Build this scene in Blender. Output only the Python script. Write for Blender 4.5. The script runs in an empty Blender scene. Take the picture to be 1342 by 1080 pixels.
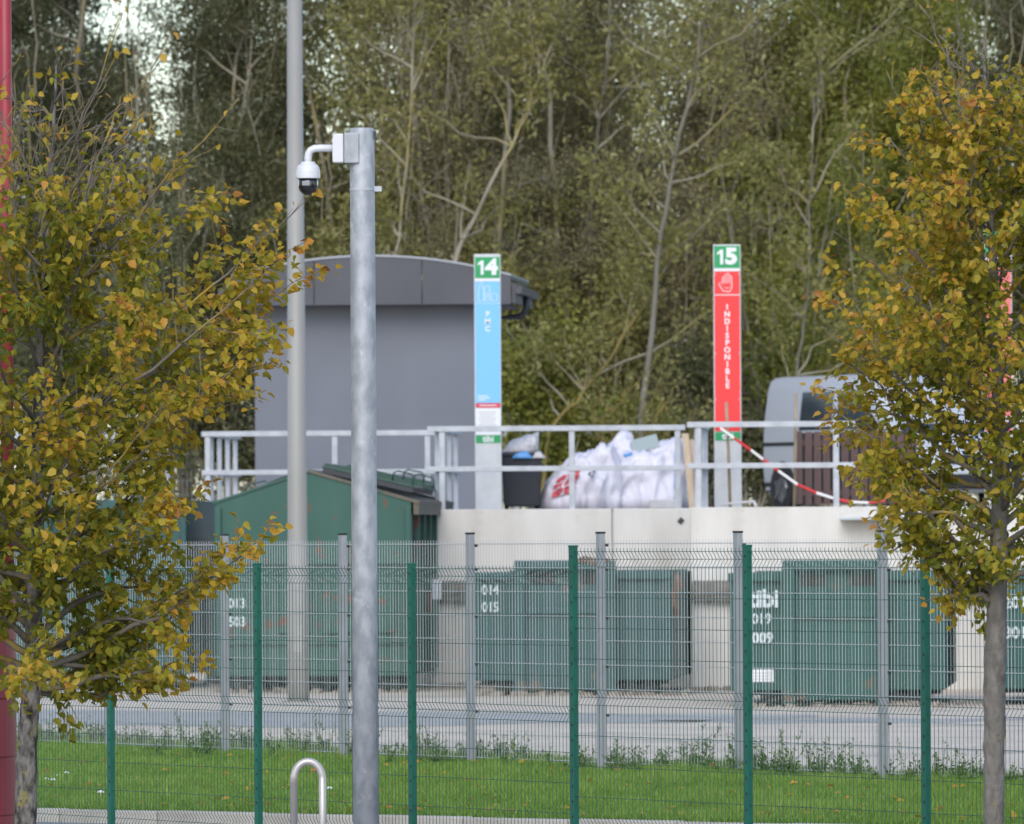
import bpy, math, random
import numpy as np
from mathutils import Vector, Matrix, noise

# ------------------------------------------------------------------ camera, sky, sun, exposure
SC = bpy.context.scene
COL = SC.collection
F = 12300.0            # focal length in photograph pixels (1342 wide)
HC = 1.95              # eye height above the yard
ROLL = 0.0055
cam_d = bpy.data.cameras.new('camera'); cam = bpy.data.objects.new('camera', cam_d); COL.objects.link(cam)
cam.location = (0, 0, HC); cam.rotation_euler = (math.radians(90), ROLL, 0)
cam_d.sensor_width = 36.0; cam_d.lens = F / 1342 * 36; cam_d.shift_y = 160 / 1342
cam_d.clip_start = 1; cam_d.clip_end = 3000
cam_d.dof.use_dof = True; cam_d.dof.focus_distance = 64; cam_d.dof.aperture_fstop = 8.6
SC.camera = cam
w = bpy.data.worlds.new('World'); SC.world = w; w.use_nodes = True
nt = w.node_tree; bg = nt.nodes['Background']
sky = nt.nodes.new('ShaderNodeTexSky'); sky.sky_type = 'NISHITA'; sky.sun_disc = False
SUN_EL, SUN_AZ = math.radians(38), math.radians(190)     # azimuth clockwise from +Y
sky.sun_elevation = SUN_EL; sky.sun_rotation = SUN_AZ
sky.air_density = 1.0; sky.dust_density = 1.0; sky.ozone_density = 1.0
nt.links.new(sky.outputs[0], bg.inputs[0]); bg.inputs[1].default_value = 0.15
sl = bpy.data.lights.new('sun', 'SUN'); sl.energy = 1.0; sl.angle = math.radians(40); sl.color = (1.0, 0.98, 0.96)
so = bpy.data.objects.new('sun', sl); COL.objects.link(so)
sd = Vector((math.sin(SUN_AZ) * math.cos(SUN_EL), math.cos(SUN_AZ) * math.cos(SUN_EL), math.sin(SUN_EL)))
so.rotation_euler = sd.to_track_quat('Z', 'Y').to_euler(); so.location = (0, -20, 40)
SC.view_settings.view_transform = 'Standard'; SC.view_settings.look = 'None'
SC.view_settings.exposure = 0.68; SC.view_settings.gamma = 1.0; SC.view_settings.use_curve_mapping = False
SC.render.engine = 'CYCLES'
SC.cycles.use_denoising = True
SC.cycles.max_bounces = 6; SC.cycles.transparent_max_bounces = 6
SC.cycles.diffuse_bounces = 3; SC.cycles.glossy_bounces = 3; SC.cycles.transmission_bounces = 3

# ------------------------------------------------------------------ helpers
def px(x, y, D):
    """photograph pixel + distance -> world point"""
    dx, dy = x - 671, y - 700
    a, b = dx - ROLL * dy, dy + ROLL * dx
    return Vector((a / F * D, D, HC - b / F * D))

def pxs(x, y, s): return px(x, y, F / s)

class MB:
    def __init__(s): s.v = []; s.f = []
    def add(s, vs, fs):
        n = len(s.v); s.v += [tuple(p) for p in vs]; s.f += [tuple(i + n for i in f) for f in fs]; return s
    def box(s, c, size, M=None):
        hx, hy, hz = size[0] / 2, size[1] / 2, size[2] / 2; c = Vector(c)
        vs = [Vector((x, y, z)) for x in (-hx, hx) for y in (-hy, hy) for z in (-hz, hz)]
        if M is not None: vs = [M @ p for p in vs]
        return s.add([c + p for p in vs], [(0, 1, 3, 2), (4, 6, 7, 5), (0, 4, 5, 1), (2, 3, 7, 6), (0, 2, 6, 4), (1, 5, 7, 3)])
    def sweep(s, pts, rad, n=8, caps=True, ax=None):
        pts = [Vector(p) for p in pts]; k = len(pts)
        if not hasattr(rad, '__len__'): rad = [rad] * k
        vs = []; prev = None
        for i, p in enumerate(pts):
            d = (pts[min(i + 1, k - 1)] - pts[max(i - 1, 0)])
            d = d.normalized() if d.length > 1e-9 else Vector((0, 0, 1))
            if prev is None:
                a = Vector((1, 0, 0)) if abs(d.x) < .9 else Vector((0, 1, 0))
                if ax is not None: a = Vector(ax)
                prev = (a - d * a.dot(d)).normalized()
            prev = (prev - d * prev.dot(d)).normalized(); b = d.cross(prev)
            for j in range(n):
                t = 2 * math.pi * (j + .5) / n
                vs.append(p + (prev * math.cos(t) + b * math.sin(t)) * rad[i])
        fs = [(i * n + j, i * n + (j + 1) % n, (i + 1) * n + (j + 1) % n, (i + 1) * n + j) for i in range(k - 1) for j in range(n)]
        if caps: fs += [tuple(range(n))[::-1], tuple((k - 1) * n + j for j in range(n))]
        return s.add(vs, fs)
    def lathe(s, prof, c, n=24):
        c = Vector(c); vs = []
        for r, z in prof:
            for j in range(n):
                t = 2 * math.pi * j / n
                vs.append(c + Vector((r * math.cos(t), r * math.sin(t), z)))
        k = len(prof)
        fs = [(i * n + j, i * n + (j + 1) % n, (i + 1) * n + (j + 1) % n, (i + 1) * n + j) for i in range(k - 1) for j in range(n)]
        fs += [tuple(range(n))[::-1], tuple((k - 1) * n + j for j in range(n))]
        return s.add(vs, fs)
    def prism(s, poly, o, ex, ey, ez, depth):
        """polygon (a,b) in plane ex,ey at o, extruded depth along ez"""
        o = Vector(o); n = len(poly)
        vs = [o + ex * a + ey * b for a, b in poly] + [o + ex * a + ey * b + ez * depth for a, b in poly]
        fs = [tuple(range(n))[::-1], tuple(range(n, 2 * n))] + [(i, (i + 1) % n, n + (i + 1) % n, n + i) for i in range(n)]
        return s.add(vs, fs)

PM = {}
def mesh(name, v, f, mat, smooth=False):
    me = bpy.data.meshes.new(name); me.from_pydata([tuple(p) for p in v], [], f)
    if mat is not None: me.materials.append(mat)
    if smooth: me.polygons.foreach_set('use_smooth', [True] * len(me.polygons))
    me.update(); return me

def empty(name, loc, rz=0.0, label=None, cat=None, group=None):
    o = bpy.data.objects.new(name, None); COL.objects.link(o); o.location = loc; o.rotation_euler = (0, 0, rz)
    o.empty_display_size = .1
    PM[o] = (Matrix.Translation(Vector(loc)) @ Matrix.Rotation(rz, 4, 'Z'))
    tag(o, label, cat, group); return o

def tag(o, label=None, cat=None, group=None, kind=None):
    if label: o['label'] = label
    if cat: o['category'] = cat
    if group: o['group'] = group
    if kind: o['kind'] = kind
    return o

def root_matrix(p):
    M = Matrix.Identity(4)
    while p is not None:
        if p in PM: M = PM[p] @ M
        p = p.parent
    return M

def build(mb, name, mat, parent=None, smooth=False, bevel=0.0, seg=2, at=None):
    """mb holds WORLD coordinates; the object sits at its parent (or at 'at')"""
    if parent is not None:
        I = root_matrix(parent).inverted(); vs = [I @ Vector(p) for p in mb.v]
    else:
        if at is None:
            a = np.array(mb.v); at = ((a[:, 0].min() + a[:, 0].max()) / 2, (a[:, 1].min() + a[:, 1].max()) / 2, a[:, 2].min())
        at = Vector(at); vs = [Vector(p) - at for p in mb.v]
    o = bpy.data.objects.new(name, mesh(name, vs, mb.f, mat, smooth)); COL.objects.link(o)
    if parent is not None: o.parent = parent
    else: o.location = at; PM[o] = Matrix.Translation(at)
    if bevel:
        m = o.modifiers.new('bevel', 'BEVEL'); m.width = bevel; m.segments = seg; m.limit_method = 'ANGLE'
    return o

def structure(mb, name, mat, **k):
    o = build(mb, name, mat, **k); o['kind'] = 'structure'; return o

def np_mesh(name, V, L, nper, mat, attr=None):
    """V (n,3) float, L (m,nper) int"""
    me = bpy.data.meshes.new(name)
    me.vertices.add(len(V)); me.vertices.foreach_set('co', np.asarray(V, np.float32).ravel())
    me.loops.add(L.size); me.loops.foreach_set('vertex_index', np.asarray(L, np.int32).ravel())
    me.polygons.add(len(L)); me.polygons.foreach_set('loop_start', np.arange(0, L.size, nper, dtype=np.int32))
    if attr is not None:
        a = me.attributes.new('tint', 'FLOAT', 'POINT'); a.data.foreach_set('value', np.asarray(attr, np.float32))
    me.materials.append(mat); me.update(calc_edges=True); me.validate(); return me

# ------------------------------------------------------------------ materials
def lin(h):
    c = [int(h[i:i + 2], 16) / 255 for i in (0, 2, 4)]
    return tuple(x / 12.92 if x <= .04045 else ((x + .055) / 1.055) ** 2.4 for x in c) + (1,)
def C(*c): return tuple(c) + (1,) if len(c) == 3 else c

def mat(name, c1, c2=None, scale=4.0, rough=.6, metal=0.0, bump=0.0, bscale=None, detail=6, contrast=(.35, .65), stretch=None, c3=None, s3=1.0, t3=(.6, .7), spec=None, coat=0):
    m = bpy.data.materials.new(name); m.use_nodes = True; n = m.node_tree.nodes; l = m.node_tree.links
    b = n['Principled BSDF']; b.inputs['Roughness'].default_value = rough; b.inputs['Metallic'].default_value = metal
    if spec is not None: b.inputs['Specular IOR Level'].default_value = spec
    if coat: b.inputs['Coat Weight'].default_value = coat; b.inputs['Coat Roughness'].default_value = .12
    c1 = C(*c1)
    tc = n.new('ShaderNodeTexCoord'); mp = n.new('ShaderNodeMapping'); l.new(tc.outputs['Object'], mp.inputs[0])
    if stretch: mp.inputs['Scale'].default_value = stretch
    if c2 is None:
        b.inputs['Base Color'].default_value = c1; out = None
    else:
        t = n.new('ShaderNodeTexNoise'); t.inputs['Scale'].default_value = scale; t.inputs['Detail'].default_value = detail
        l.new(mp.outputs[0], t.inputs['Vector'])
        r = n.new('ShaderNodeValToRGB'); r.color_ramp.elements[0].position = contrast[0]; r.color_ramp.elements[1].position = contrast[1]
        r.color_ramp.elements[0].color = c1; r.color_ramp.elements[1].color = C(*c2)
        l.new(t.outputs['Fac'], r.inputs[0]); out = r.outputs[0]
        if c3 is not None:
            t3n = n.new('ShaderNodeTexNoise'); t3n.inputs['Scale'].default_value = s3; t3n.inputs['Detail'].default_value = 8; t3n.inputs['Roughness'].default_value = .65
            l.new(tc.outputs['Object'], t3n.inputs['Vector'])
            r3 = n.new('ShaderNodeMapRange'); r3.inputs[1].default_value = t3[0]; r3.inputs[2].default_value = t3[1]
            l.new(t3n.outputs['Fac'], r3.inputs[0])
            mx = n.new('ShaderNodeMix'); mx.data_type = 'RGBA'; l.new(r3.outputs[0], mx.inputs['Factor'])
            l.new(out, mx.inputs['A']); mx.inputs['B'].default_value = C(*c3); out = mx.outputs['Result']
        l.new(out, b.inputs['Base Color'])
    if bump:
        t2 = n.new('ShaderNodeTexNoise'); t2.inputs['Scale'].default_value = bscale or scale * 6; t2.inputs['Detail'].default_value = 5
        l.new(mp.outputs[0], t2.inputs['Vector'])
        bp = n.new('ShaderNodeBump'); bp.inputs['Strength'].default_value = bump; bp.inputs['Distance'].default_value = .02
        l.new(t2.outputs['Fac'], bp.inputs['Height']); l.new(bp.outputs[0], b.inputs['Normal'])
    return m

def leaf_mat(name, stops, trans=.35, rough=.55):
    m = bpy.data.materials.new(name); m.use_nodes = True; n = m.node_tree.nodes; l = m.node_tree.links
    b = n['Principled BSDF']; b.inputs['Roughness'].default_value = rough
    a = n.new('ShaderNodeAttribute'); a.attribute_name = 'tint'
    r = n.new('ShaderNodeValToRGB'); e = r.color_ramp.elements
    e[0].position, e[0].color = stops[0][0], C(*stops[0][1]); e[1].position, e[1].color = stops[-1][0], C(*stops[-1][1])
    for p, c in stops[1:-1]:
        q = e.new(p); q.color = C(*c)
    l.new(a.outputs['Fac'], r.inputs[0]); l.new(r.outputs[0], b.inputs['Base Color'])
    t = n.new('ShaderNodeBsdfTranslucent'); l.new(r.outputs[0], t.inputs[0])
    mx = n.new('ShaderNodeMixShader'); mx.inputs[0].default_value = trans
    l.new(b.outputs[0], mx.inputs[1]); l.new(t.outputs[0], mx.inputs[2]); l.new(mx.outputs[0], n['Material Output'].inputs[0])
    return m

M = {}
M['galv'] = mat('galvanised_steel', (.29, .31, .335), (.42, .435, .46), 16, .5, .15, .06, 60, contrast=(.38, .62), stretch=(1, 1, .5), c3=(.54, .555, .58), s3=9, t3=(.6, .72))
M['galv_rail'] = mat('galvanised_rail', (.40, .42, .45), (.52, .54, .57), 6, .55, .05)
M['lamp_grey'] = mat('lamp_post_paint', (.255, .248, .228), (.30, .292, .27), 3, .5, stretch=(1, 1, .2))
M['white_plastic'] = mat('white_plastic', (.66, .66, .68), rough=.35)
M['black_gloss'] = mat('smoked_dome', (.012, .013, .018), rough=.06, coat=1)
M['lens'] = mat('camera_lens_window', (.22, .24, .27), rough=.15)
M['green_post'] = mat('green_powder_coat', (.003, .095, .060), (.005, .12, .076), 5, .5)
M['green_wire'] = mat('green_wire', (.012, .075, .055), rough=.5)
M['grey_post'] = mat('grey_powder_coat', (.25, .26, .275), (.30, .31, .325), 4, .5)
M['grey_wire'] = mat('grey_wire', (.42, .43, .44), rough=.5)
M['black'] = mat('black_plastic', (.015, .015, .018), rough=.5)
M['red_paint'] = mat('red_paint', (.29, .024, .036), (.34, .034, .048), 2, .45)
M['steel'] = mat('brushed_stainless', (.50, .47, .45), (.58, .55, .53), 5, .38, .35, stretch=(1, 1, .1))
M['wall'] = mat('white_concrete', (.60, .572, .525), (.70, .672, .625), 1.6, .85, 0, .15, 30, stretch=(1.6, 1.6, .4), c3=(.46, .40, .33), s3=1.1, t3=(.56, .78))
M['beam'] = mat('weathered_concrete', (.10, .09, .078), (.24, .215, .185), 5, .9, 0, .5, 40, stretch=(.6, .6, 2.5), c3=(.10, .085, .07), s3=6, t3=(.55, .75))
M['yard'] = mat('yard_concrete', (.60, .49, .38), (.70, .58, .455), .6, .75, 0, .2, 40, c3=(.34, .29, .23), s3=.5, t3=(.52, .72))
M['platform'] = mat('platform_concrete', (.36, .35, .34), (.45, .44, .43), 1.2, .85)
M['asphalt'] = mat('worn_asphalt', (.20, .205, .215), (.26, .265, .275), 3, .85, 0, .2, 80)
M['kerb'] = mat('kerb_concrete', (.40, .36, .31), (.50, .46, .40), 3, .85, 0, .2, 40)
M['soil'] = mat('grassy_soil', (.10, .15, .025), (.16, .22, .04), 9, .95, 0, .3, 40)
M['wood_soil'] = mat('leaf_litter', (.05, .045, .02), (.08, .07, .03), 2, .95)
M['shed'] = mat('shed_render', (.148, .157, .184), (.166, .175, .204), 1.2, .75)
M['fascia'] = mat('zinc_fascia', (.062, .065, .080), (.075, .078, .094), 1.5, .45, .1)
M['roof_edge'] = mat('roof_edge_strip', (.33, .35, .38), rough=.45, metal=.2)
M['gutter'] = mat('dark_gutter', (.03, .033, .042), rough=.45)
RUST = (.13, .055, .032)
M['cont_green'] = mat('green_container_paint', (.021, .084, .063), (.030, .100, .076), 2.2, .6, 0, .5, 3.5, c3=RUST, s3=3.2, t3=(.585, .62), stretch=(1, 1, .35))
M['cont_teal'] = mat('teal_container_paint', (.022, .074, .073), (.032, .092, .090), 2.2, .6, 0, .5, 3.5, c3=(.17, .12, .08), s3=2.1, t3=(.60, .70), stretch=(1, 1, .3))
M['cont_deep'] = mat('deep_green_container_paint', (.013, .074, .062), (.020, .092, .076), 2.2, .6, 0, .5, 3.5, c3=(.13, .09, .05), s3=2.0, t3=(.62, .70), stretch=(1, 1, .3))
M['cont_dark'] = mat('container_shadow_steel', (.02, .03, .028), (.045, .045, .038), 6, .8)  # dark steel; also carries painted shade for the slots and one side wall
M['lid'] = mat('dark_green_lid', (.012, .05, .038), (.02, .07, .052), 4, .4)
M['lid_rust'] = mat('rusty_roof_sheet', (.10, .095, .075), (.17, .13, .09), 5, .7, c3=(.05, .08, .06), s3=5, t3=(.5, .6))
M['rust'] = mat('rusty_steel', (.11, .055, .035), (.20, .14, .10), 8, .85)
M['stencil'] = mat('white_stencil_paint', (.56, .64, .64), rough=.6)
M['plate'] = mat('bare_sheet_metal', (.42, .46, .49), (.50, .54, .57), 6, .5, .2)
M['s_green'] = mat('sign_green', (.012, .30, .098), rough=.4)
M['s_blue'] = mat('sign_light_blue', (.19, .50, .86), rough=.4)
M['s_red'] = mat('sign_red', (.80, .035, .038), rough=.4)
M['s_white'] = mat('sign_white', (.74, .75, .77), rough=.4)
M['s_crim'] = mat('sign_crimson', (.62, .05, .08), rough=.4)
M['s_text'] = mat('sign_grey_print', (.45, .45, .47), rough=.5)
M['alu'] = mat('sign_aluminium', (.48, .50, .53), (.56, .58, .61), 5, .42, .3)
M['bag'] = mat('woven_white_plastic', (.60, .58, .66), (.70, .68, .74), 3, .55)
M['bag2'] = mat('white_film', (.44, .425, .43), (.54, .525, .53), 5, .45)
M['bag_red'] = mat('red_print', (.58, .10, .13), rough=.6)
M['ink'] = mat('black_print', (.04, .035, .04), rough=.6)
M['blue_plastic'] = mat('blue_plastic', (.10, .30, .62), rough=.45)
M['card'] = mat('grey_board', (.30, .36, .35), rough=.8)
M['timber'] = mat('pale_timber', (.50, .38, .26), (.58, .46, .34), 8, .8, stretch=(4, 4, .5))
M['stake'] = mat('weathered_stake', (.22, .175, .12), (.40, .32, .22), 3, .85)
M['slat'] = mat('brown_stained_slat', (.080, .045, .042), (.115, .068, .062), 6, .7, stretch=(3, 3, .4))
M['tape_r'] = mat('tape_red', (.62, .03, .035), rough=.45)
M['tape_w'] = mat('tape_white', (.78, .77, .76), rough=.45)
M['van'] = mat('silver_car_paint', (.50, .51, .54), rough=.38, metal=.1, coat=.3)
M['glass'] = mat('tinted_glass', (.035, .045, .06), rough=.06, spec=.8)
M['tyre'] = mat('tyre_rubber', (.02, .02, .021), rough=.85)
M['rim'] = mat('alloy_rim', (.16, .165, .175), rough=.35, metal=.7)
M['lamp_red'] = mat('tail_lamp_red', (.35, .02, .02), rough=.2)
M['lamp_clear'] = mat('headlamp_clear', (.55, .57, .6), rough=.12)
M['far_wire'] = mat('far_fence_wire', (.33, .34, .29), rough=.5)
M['bark'] = mat('grey_bark', (.035, .030, .026), (.22, .20, .175), 22, .95, 0, 1.0, 60, stretch=(1, 1, .45), contrast=(.38, .60), c3=(.25, .215, .06), s3=9, t3=(.56, .64))
M['bark_smooth'] = mat('brown_grey_bark', (.11, .098, .082), (.20, .18, .155), 18, .95, 0, .7, 60, stretch=(1, 1, .45), c3=(.22, .18, .06), s3=9, t3=(.60, .68))
M['twig'] = mat('lichened_twigs', (.10, .085, .07), (.19, .165, .13), 5, .9, c3=(.34, .23, .035), s3=2.4, t3=(.52, .6))
M['bark_far'] = mat('pale_woodland_bark', (.22, .195, .145), (.36, .32, .245), 1.5, .95, c3=(.30, .25, .10), s3=.9, t3=(.5, .62))
M['leaf_fg'] = leaf_mat('autumn_leaves', [(0, (.13, .165, .016)), (.28, (.29, .275, .02)), (.52, (.47, .345, .026)), (.74, (.60, .36, .04)), (.9, (.56, .25, .04)), (1, (.30, .11, .03))], .45)
M['leaf_dark'] = leaf_mat('dark_woodland_leaves', [(0, (.11, .12, .05)), (.6, (.18, .18, .08)), (1, (.28, .265, .14))], .5)
M['leaf_olive'] = leaf_mat('olive_woodland_leaves', [(0, (.21, .21, .062)), (.6, (.34, .32, .105)), (1, (.48, .42, .17))], .5)
M['leaf_green'] = leaf_mat('green_woodland_leaves', [(0, (.17, .20, .038)), (.6, (.30, .31, .055)), (1, (.46, .40, .08))], .5)
M['leaf_brown'] = leaf_mat('brown_woodland_leaves', [(0, (.21, .185, .095)), (.6, (.33, .29, .145)), (1, (.42, .38, .20))], .4)
M['grass'] = leaf_mat('grass_blades', [(0, (.11, .20, .018)), (.6, (.21, .345, .038)), (1, (.38, .42, .10))], .3)
M['weed'] = leaf_mat('weed_leaves', [(0, (.06, .12, .025)), (.6, (.12, .20, .045)), (1, (.24, .27, .09))], .3)
M['daisy'] = mat('white_petals', (.78, .78, .76), rough=.6)
M['bin'] = mat('black_bin_plastic', (.016, .018, .028), rough=.5)

# ------------------------------------------------------------------ ground, yard, kerb, grass strip
TH = math.radians(4.0)
U = Vector((math.cos(TH), -math.sin(TH), 0)); V = Vector((math.sin(TH), math.cos(TH), 0)); Z = Vector((0, 0, 1))
QR = Matrix.Rotation(-TH, 3, 'Z')
ZQ = 2.27                                     # height of the tipping platform
def sheet(pts): return MB().add(pts, [tuple(range(len(pts)))])

structure(sheet([(-600, -60, -.26), (600, -60, -.26), (600, 900, -.26), (-600, 900, -.26)]), 'ground', M['wood_soil'], at=(0, 0, -.26))
KA, KD = Vector((-.942, 68.7, 0)), Vector((1, -.85, 0))              # back edge of the kerb (plan)
GA, GD = Vector((0, F / 156.5, 0)), Vector((1.10, -2.245, 0)) / 1.10    # grey fence line (plan)
def kl(x): p = KA + KD * (x - KA.x); return p
def gl(x): p = GA + GD * x; return p
kn = Vector((-.85, -1, 0)).normalized()                                # towards the camera side
a, b = kl(-14), kl(12)
structure(sheet([(-40, -30, -.2), (40, -30, -.2), tuple(b + Vector((0, 0, -.2))), tuple(a + Vector((0, 0, -.2)))]), 'road', M['asphalt'], at=(0, 30, -.2))
mb = MB(); k0, k1 = a, b
L = (k1 - k0).length; d = (k1 - k0).normalized(); c = (k0 + k1) / 2 + kn * .07
kerb = tag(bpy.data.objects.new('kerb', None), kind='structure'); COL.objects.link(kerb)
i = 0
KM = mesh('kerbstone', *(lambda m: (m.v, m.f))(MB().box((0, 0, -.05), (.988, .14, .30))), M['kerb'])
nk = int(L)
for i in range(nk):
    p = k0 + d * (i + .5) + kn * .07
    o = bpy.data.objects.new('kerbstone', KM); COL.objects.link(o); o.parent = kerb
    o.location = (p.x, p.y, -.20 + .004 * math.sin(i * 3.1)); o.rotation_euler = (0, 0, math.atan2(d.y, d.x))
    m = o.modifiers.new('bevel', 'BEVEL'); m.width = .012; m.segments = 2
# grass strip: kerb line (z -.1) up to just past the grey fence (z 0)
def strip(t, q):                       # t along x, q 0 kerb .. 1 beyond fence
    k = kl(t); g = gl(t * .92 + .25) + Vector((.55, .27, 0))
    p = k.lerp(g, q); p.z = -.115 + .125 * q + (.02 * math.sin(t * 3 + q * 5)) * min(1, max(0, q * 6)); return p
mb = MB(); nx, ny = 60, 14; ts = np.linspace(-8, 8, nx)
mb.v = [tuple(strip(t, q)) for q in np.linspace(-.006, 1, ny) for t in ts]
mb.f = [(j * nx + i, j * nx + i + 1, (j + 1) * nx + i + 1, (j + 1) * nx + i) for j in range(ny - 1) for i in range(nx - 1)]
structure(mb, 'grass_verge_soil', M['soil'], at=(0, 70, -.1))
p0, p1 = gl(-12) + Vector((-.2, -.1, 0)), gl(9) + Vector((-.2, -.1, 0))
yz = -.012
yo = structure(sheet([(p0.x, p0.y, yz), (p1.x, p1.y, yz), (40, 60, yz), (40, 150, yz), (-40, 150, yz), (-40, p0.y, yz)]), 'yard', M['yard'], at=(0, 100, yz))
# wet patch in the yard
wm = mat('wet_concrete', (.34, .31, .28), (.42, .385, .35), .5, .5, 0, .04, 20, stretch=(.6, 1, 1))
pud = []
rp = random.Random(4)
for i in range(48):
    t = 2 * math.pi * i / 48; r = 1 + .16 * math.sin(3 * t + 1) + .10 * math.sin(7 * t) + .05 * rp.random()
    pud.append((-2.6 + 4.9 * r * math.cos(t) - .9 * math.sin(t), 101 + 4.4 * r * math.sin(t) - 1.6 * math.cos(t), yz + .004))
structure(sheet(pud), 'puddle', wm)
pud = [(3.5 + 1.9 * (1 + .2 * math.sin(3 * t)) * math.cos(t), 97.6 + 1.2 * math.sin(t) * (1 + .2 * math.sin(5 * t)), yz + .004) for t in np.linspace(0, 2 * math.pi, 36, endpoint=False)]
structure(sheet(pud), 'puddle', wm)

# ------------------------------------------------------------------ tipping platform and its stepped retaining walls
def wl(x, D): return Vector(((x - 671) / F * D, D, 0))
W13, W14, W15, W16 = wl(268, 125.0), wl(564, 120.5), wl(905, 117.2), wl(1296, 113.4)
W12 = W13 - U * 5.2 + V * 4.2
W17 = W16 + U * 4.4
WALLS = [(W12, (W13 - W12).dot(U) + .35, 'far left behind the autumn tree'), (W13, (W14 - W13).dot(U) + .31, 'x'), (W14, (W15 - W14).dot(U) + .23, 'x'), (W15, (W16 - W15).dot(U) + .27, 'x'), (W16, 5.0, 'x')]
WLAB = ['pale concrete retaining wall mostly hidden behind the large left autumn tree',
        'pale concrete retaining wall behind the gabled rusty container',
        'pale concrete retaining wall below signs 14, with one dark vertical joint',
        'pale concrete retaining wall below sign 15 with a thin grey shelf plate',
        'pale concrete retaining wall at the right edge behind the right autumn tree']
WLAB[2] = 'pale concrete retaining wall below sign 14 with a brown stain and a dark joint'
plat = []
for i, (P, ln, _) in enumerate(WALLS):
    wt = empty('retaining_wall', P, -TH, WLAB[i], 'wall', 'stepped retaining walls')
    x = 0.0; n = max(1, round(ln / 2.34)); edges = [0]
    while edges[-1] < ln - .05: edges.append(min(ln, edges[-1] + 2.34))
    if edges[-1] - edges[-2] < .35: edges.pop(-2)
    for a_, b_ in zip(edges[:-1], edges[1:]):
        m = MB().box(P + U * ((a_ + b_) / 2) + V * .12 + Z * (ZQ / 2 - .15), (b_ - a_ - .014, .24, ZQ + .3), QR)
        build(m, 'concrete_panel', M['wall'], wt, bevel=.012)
    m = MB().box(P + U * (ln / 2) + V * .16 + Z * (ZQ / 2 - .16), (ln - .05, .24, ZQ + .22), QR)
    build(m, 'backing_wall', M['platform'], wt)
    # return wall running back along the bay
    for j in range(2):
        m = MB().box(P + U * .12 + V * (.26 + 2.2 * j + 1.1) + Z * (ZQ / 2 - .15), (.24, 2.186, ZQ + .296), QR)
        build(m, 'concrete_panel', M['wall'], wt, bevel=.012)
    # buffer beam
    x = .02; rb = random.Random(i + 3)
    while x < ln - .1:
        bl = min(ln - x - .02, 1.2 + rb.random() * .3)
        m = MB().box(P + U * (x + bl / 2) - V * .035 + Z * (1.215 + rb.uniform(-.012, .012)), (bl - .012, .17, .27), QR)
        build(m, 'buffer_beam', M['beam'], wt, bevel=.02)
        x += bl
    if i == 3:
        m = MB().box(P + U * 2.27 - V * .16 + Z * (ZQ - .15), (.80, .32, .035), QR); build(m, 'shelf_plate', M['plate'], wt, bevel=.004)
    if i == 2:
        m = MB(); m.box(P + U * 3.22 - V * .012 + Z * (ZQ - .16), (.06, .02, .07), QR @ Matrix.Rotation(.7, 3, 'Y')); build(m, 'wall_bracket', M['gutter'], wt)
        m = MB().box(P + U * .03 - V * .24 + Z * 1.25, (.26, .02, .26), QR); build(m, 'sheet_metal_plate', M['s_white'], wt)
    plat.append((P, ln))
# platform top: stepped outline, one sheet with depth
front = []
for (P, ln) in plat:
    front += [P + V * .25 + U * .02, P + V * .25 + U * (ln - .01)]
mb = MB(); n = len(front)
back = [p + V * 40 for p in front]
mb.v = [(p.x, p.y, ZQ - .02) for p in front] + [(p.x, p.y, ZQ - .02) for p in back]
mb.f = [(i, i + 1, n + i + 1, n + i) for i in range(0, n - 1, 2)]
structure(mb, 'platform_deck', M['platform'], at=(0, 130, ZQ - .02))
structure(sheet([(-60, 131.5, ZQ - .03), (60, 131.5, ZQ - .03), (60, 420, ZQ - .03), (-60, 420, ZQ - .03)]), 'woodland_ground', M['wood_soil'], at=(0, 150, ZQ - .03))

# guard railings on the platform edge
def railing(P, ln, ret, posts, rposts, label):
    g = empty('guard_railing', P + V * .1 + Z * ZQ, -TH, label, 'railing', 'galvanised guard railings on the platform')
    def pt(a_, b_): return P + U * a_ + V * (b_ + .1)
    for a_ in posts:
        build(MB().box(pt(a_, 0) + Z * (ZQ + .50), (.072, .06, 1.0), QR), 'post', M['galv_rail'], g, bevel=.004)
    for b_ in rposts:
        build(MB().box(pt(.06, b_) + Z * (ZQ + .50), (.06, .072, 1.0), QR), 'post', M['galv_rail'], g, bevel=.004)
    for z_, nm, h_ in ((1.035, 'top_rail', .07), (.52, 'mid_rail', .066)):
        build(MB().box(pt(ln / 2, -.005) + Z * (ZQ + z_), (ln + .08, .078, h_), QR), nm, M['galv_rail'], g, bevel=.005)
        build(MB().box(pt(.06, ret / 2 + .05) + Z * (ZQ + z_ - .003), (.07, ret - .1, h_ - .006), QR), nm, M['galv_rail'], g, bevel=.005)
railing(W13, 3.06, 4.0, [.04, 1.74, 2.98], [.25, 1.35, 2.45, 3.5], 'galvanised guard railing behind the gabled green container')
railing(W14, 3.24, 4.2, [.15, 1.82, 3.18], [.35, 1.4, 2.4, 3.5], 'galvanised guard railing in front of sign 14 and the white bags')
railing(W15, 2.02, 2.9, [.10, 1.82], [.3, 1.0, 1.8, 2.6], 'galvanised guard railing in front of sign 15 with barrier tape')
railing(W16, 4.0, 2.9, [.1, 1.9, 3.8], [.5, 1.6, 2.6], 'galvanised guard railing hidden behind the right autumn tree')
0 and railing(W12, 4.9, 2.0, [.1, 2.2, 4.7], [.6, 1.6], 'galvanised guard railing at far left behind the large autumn tree')

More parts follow.
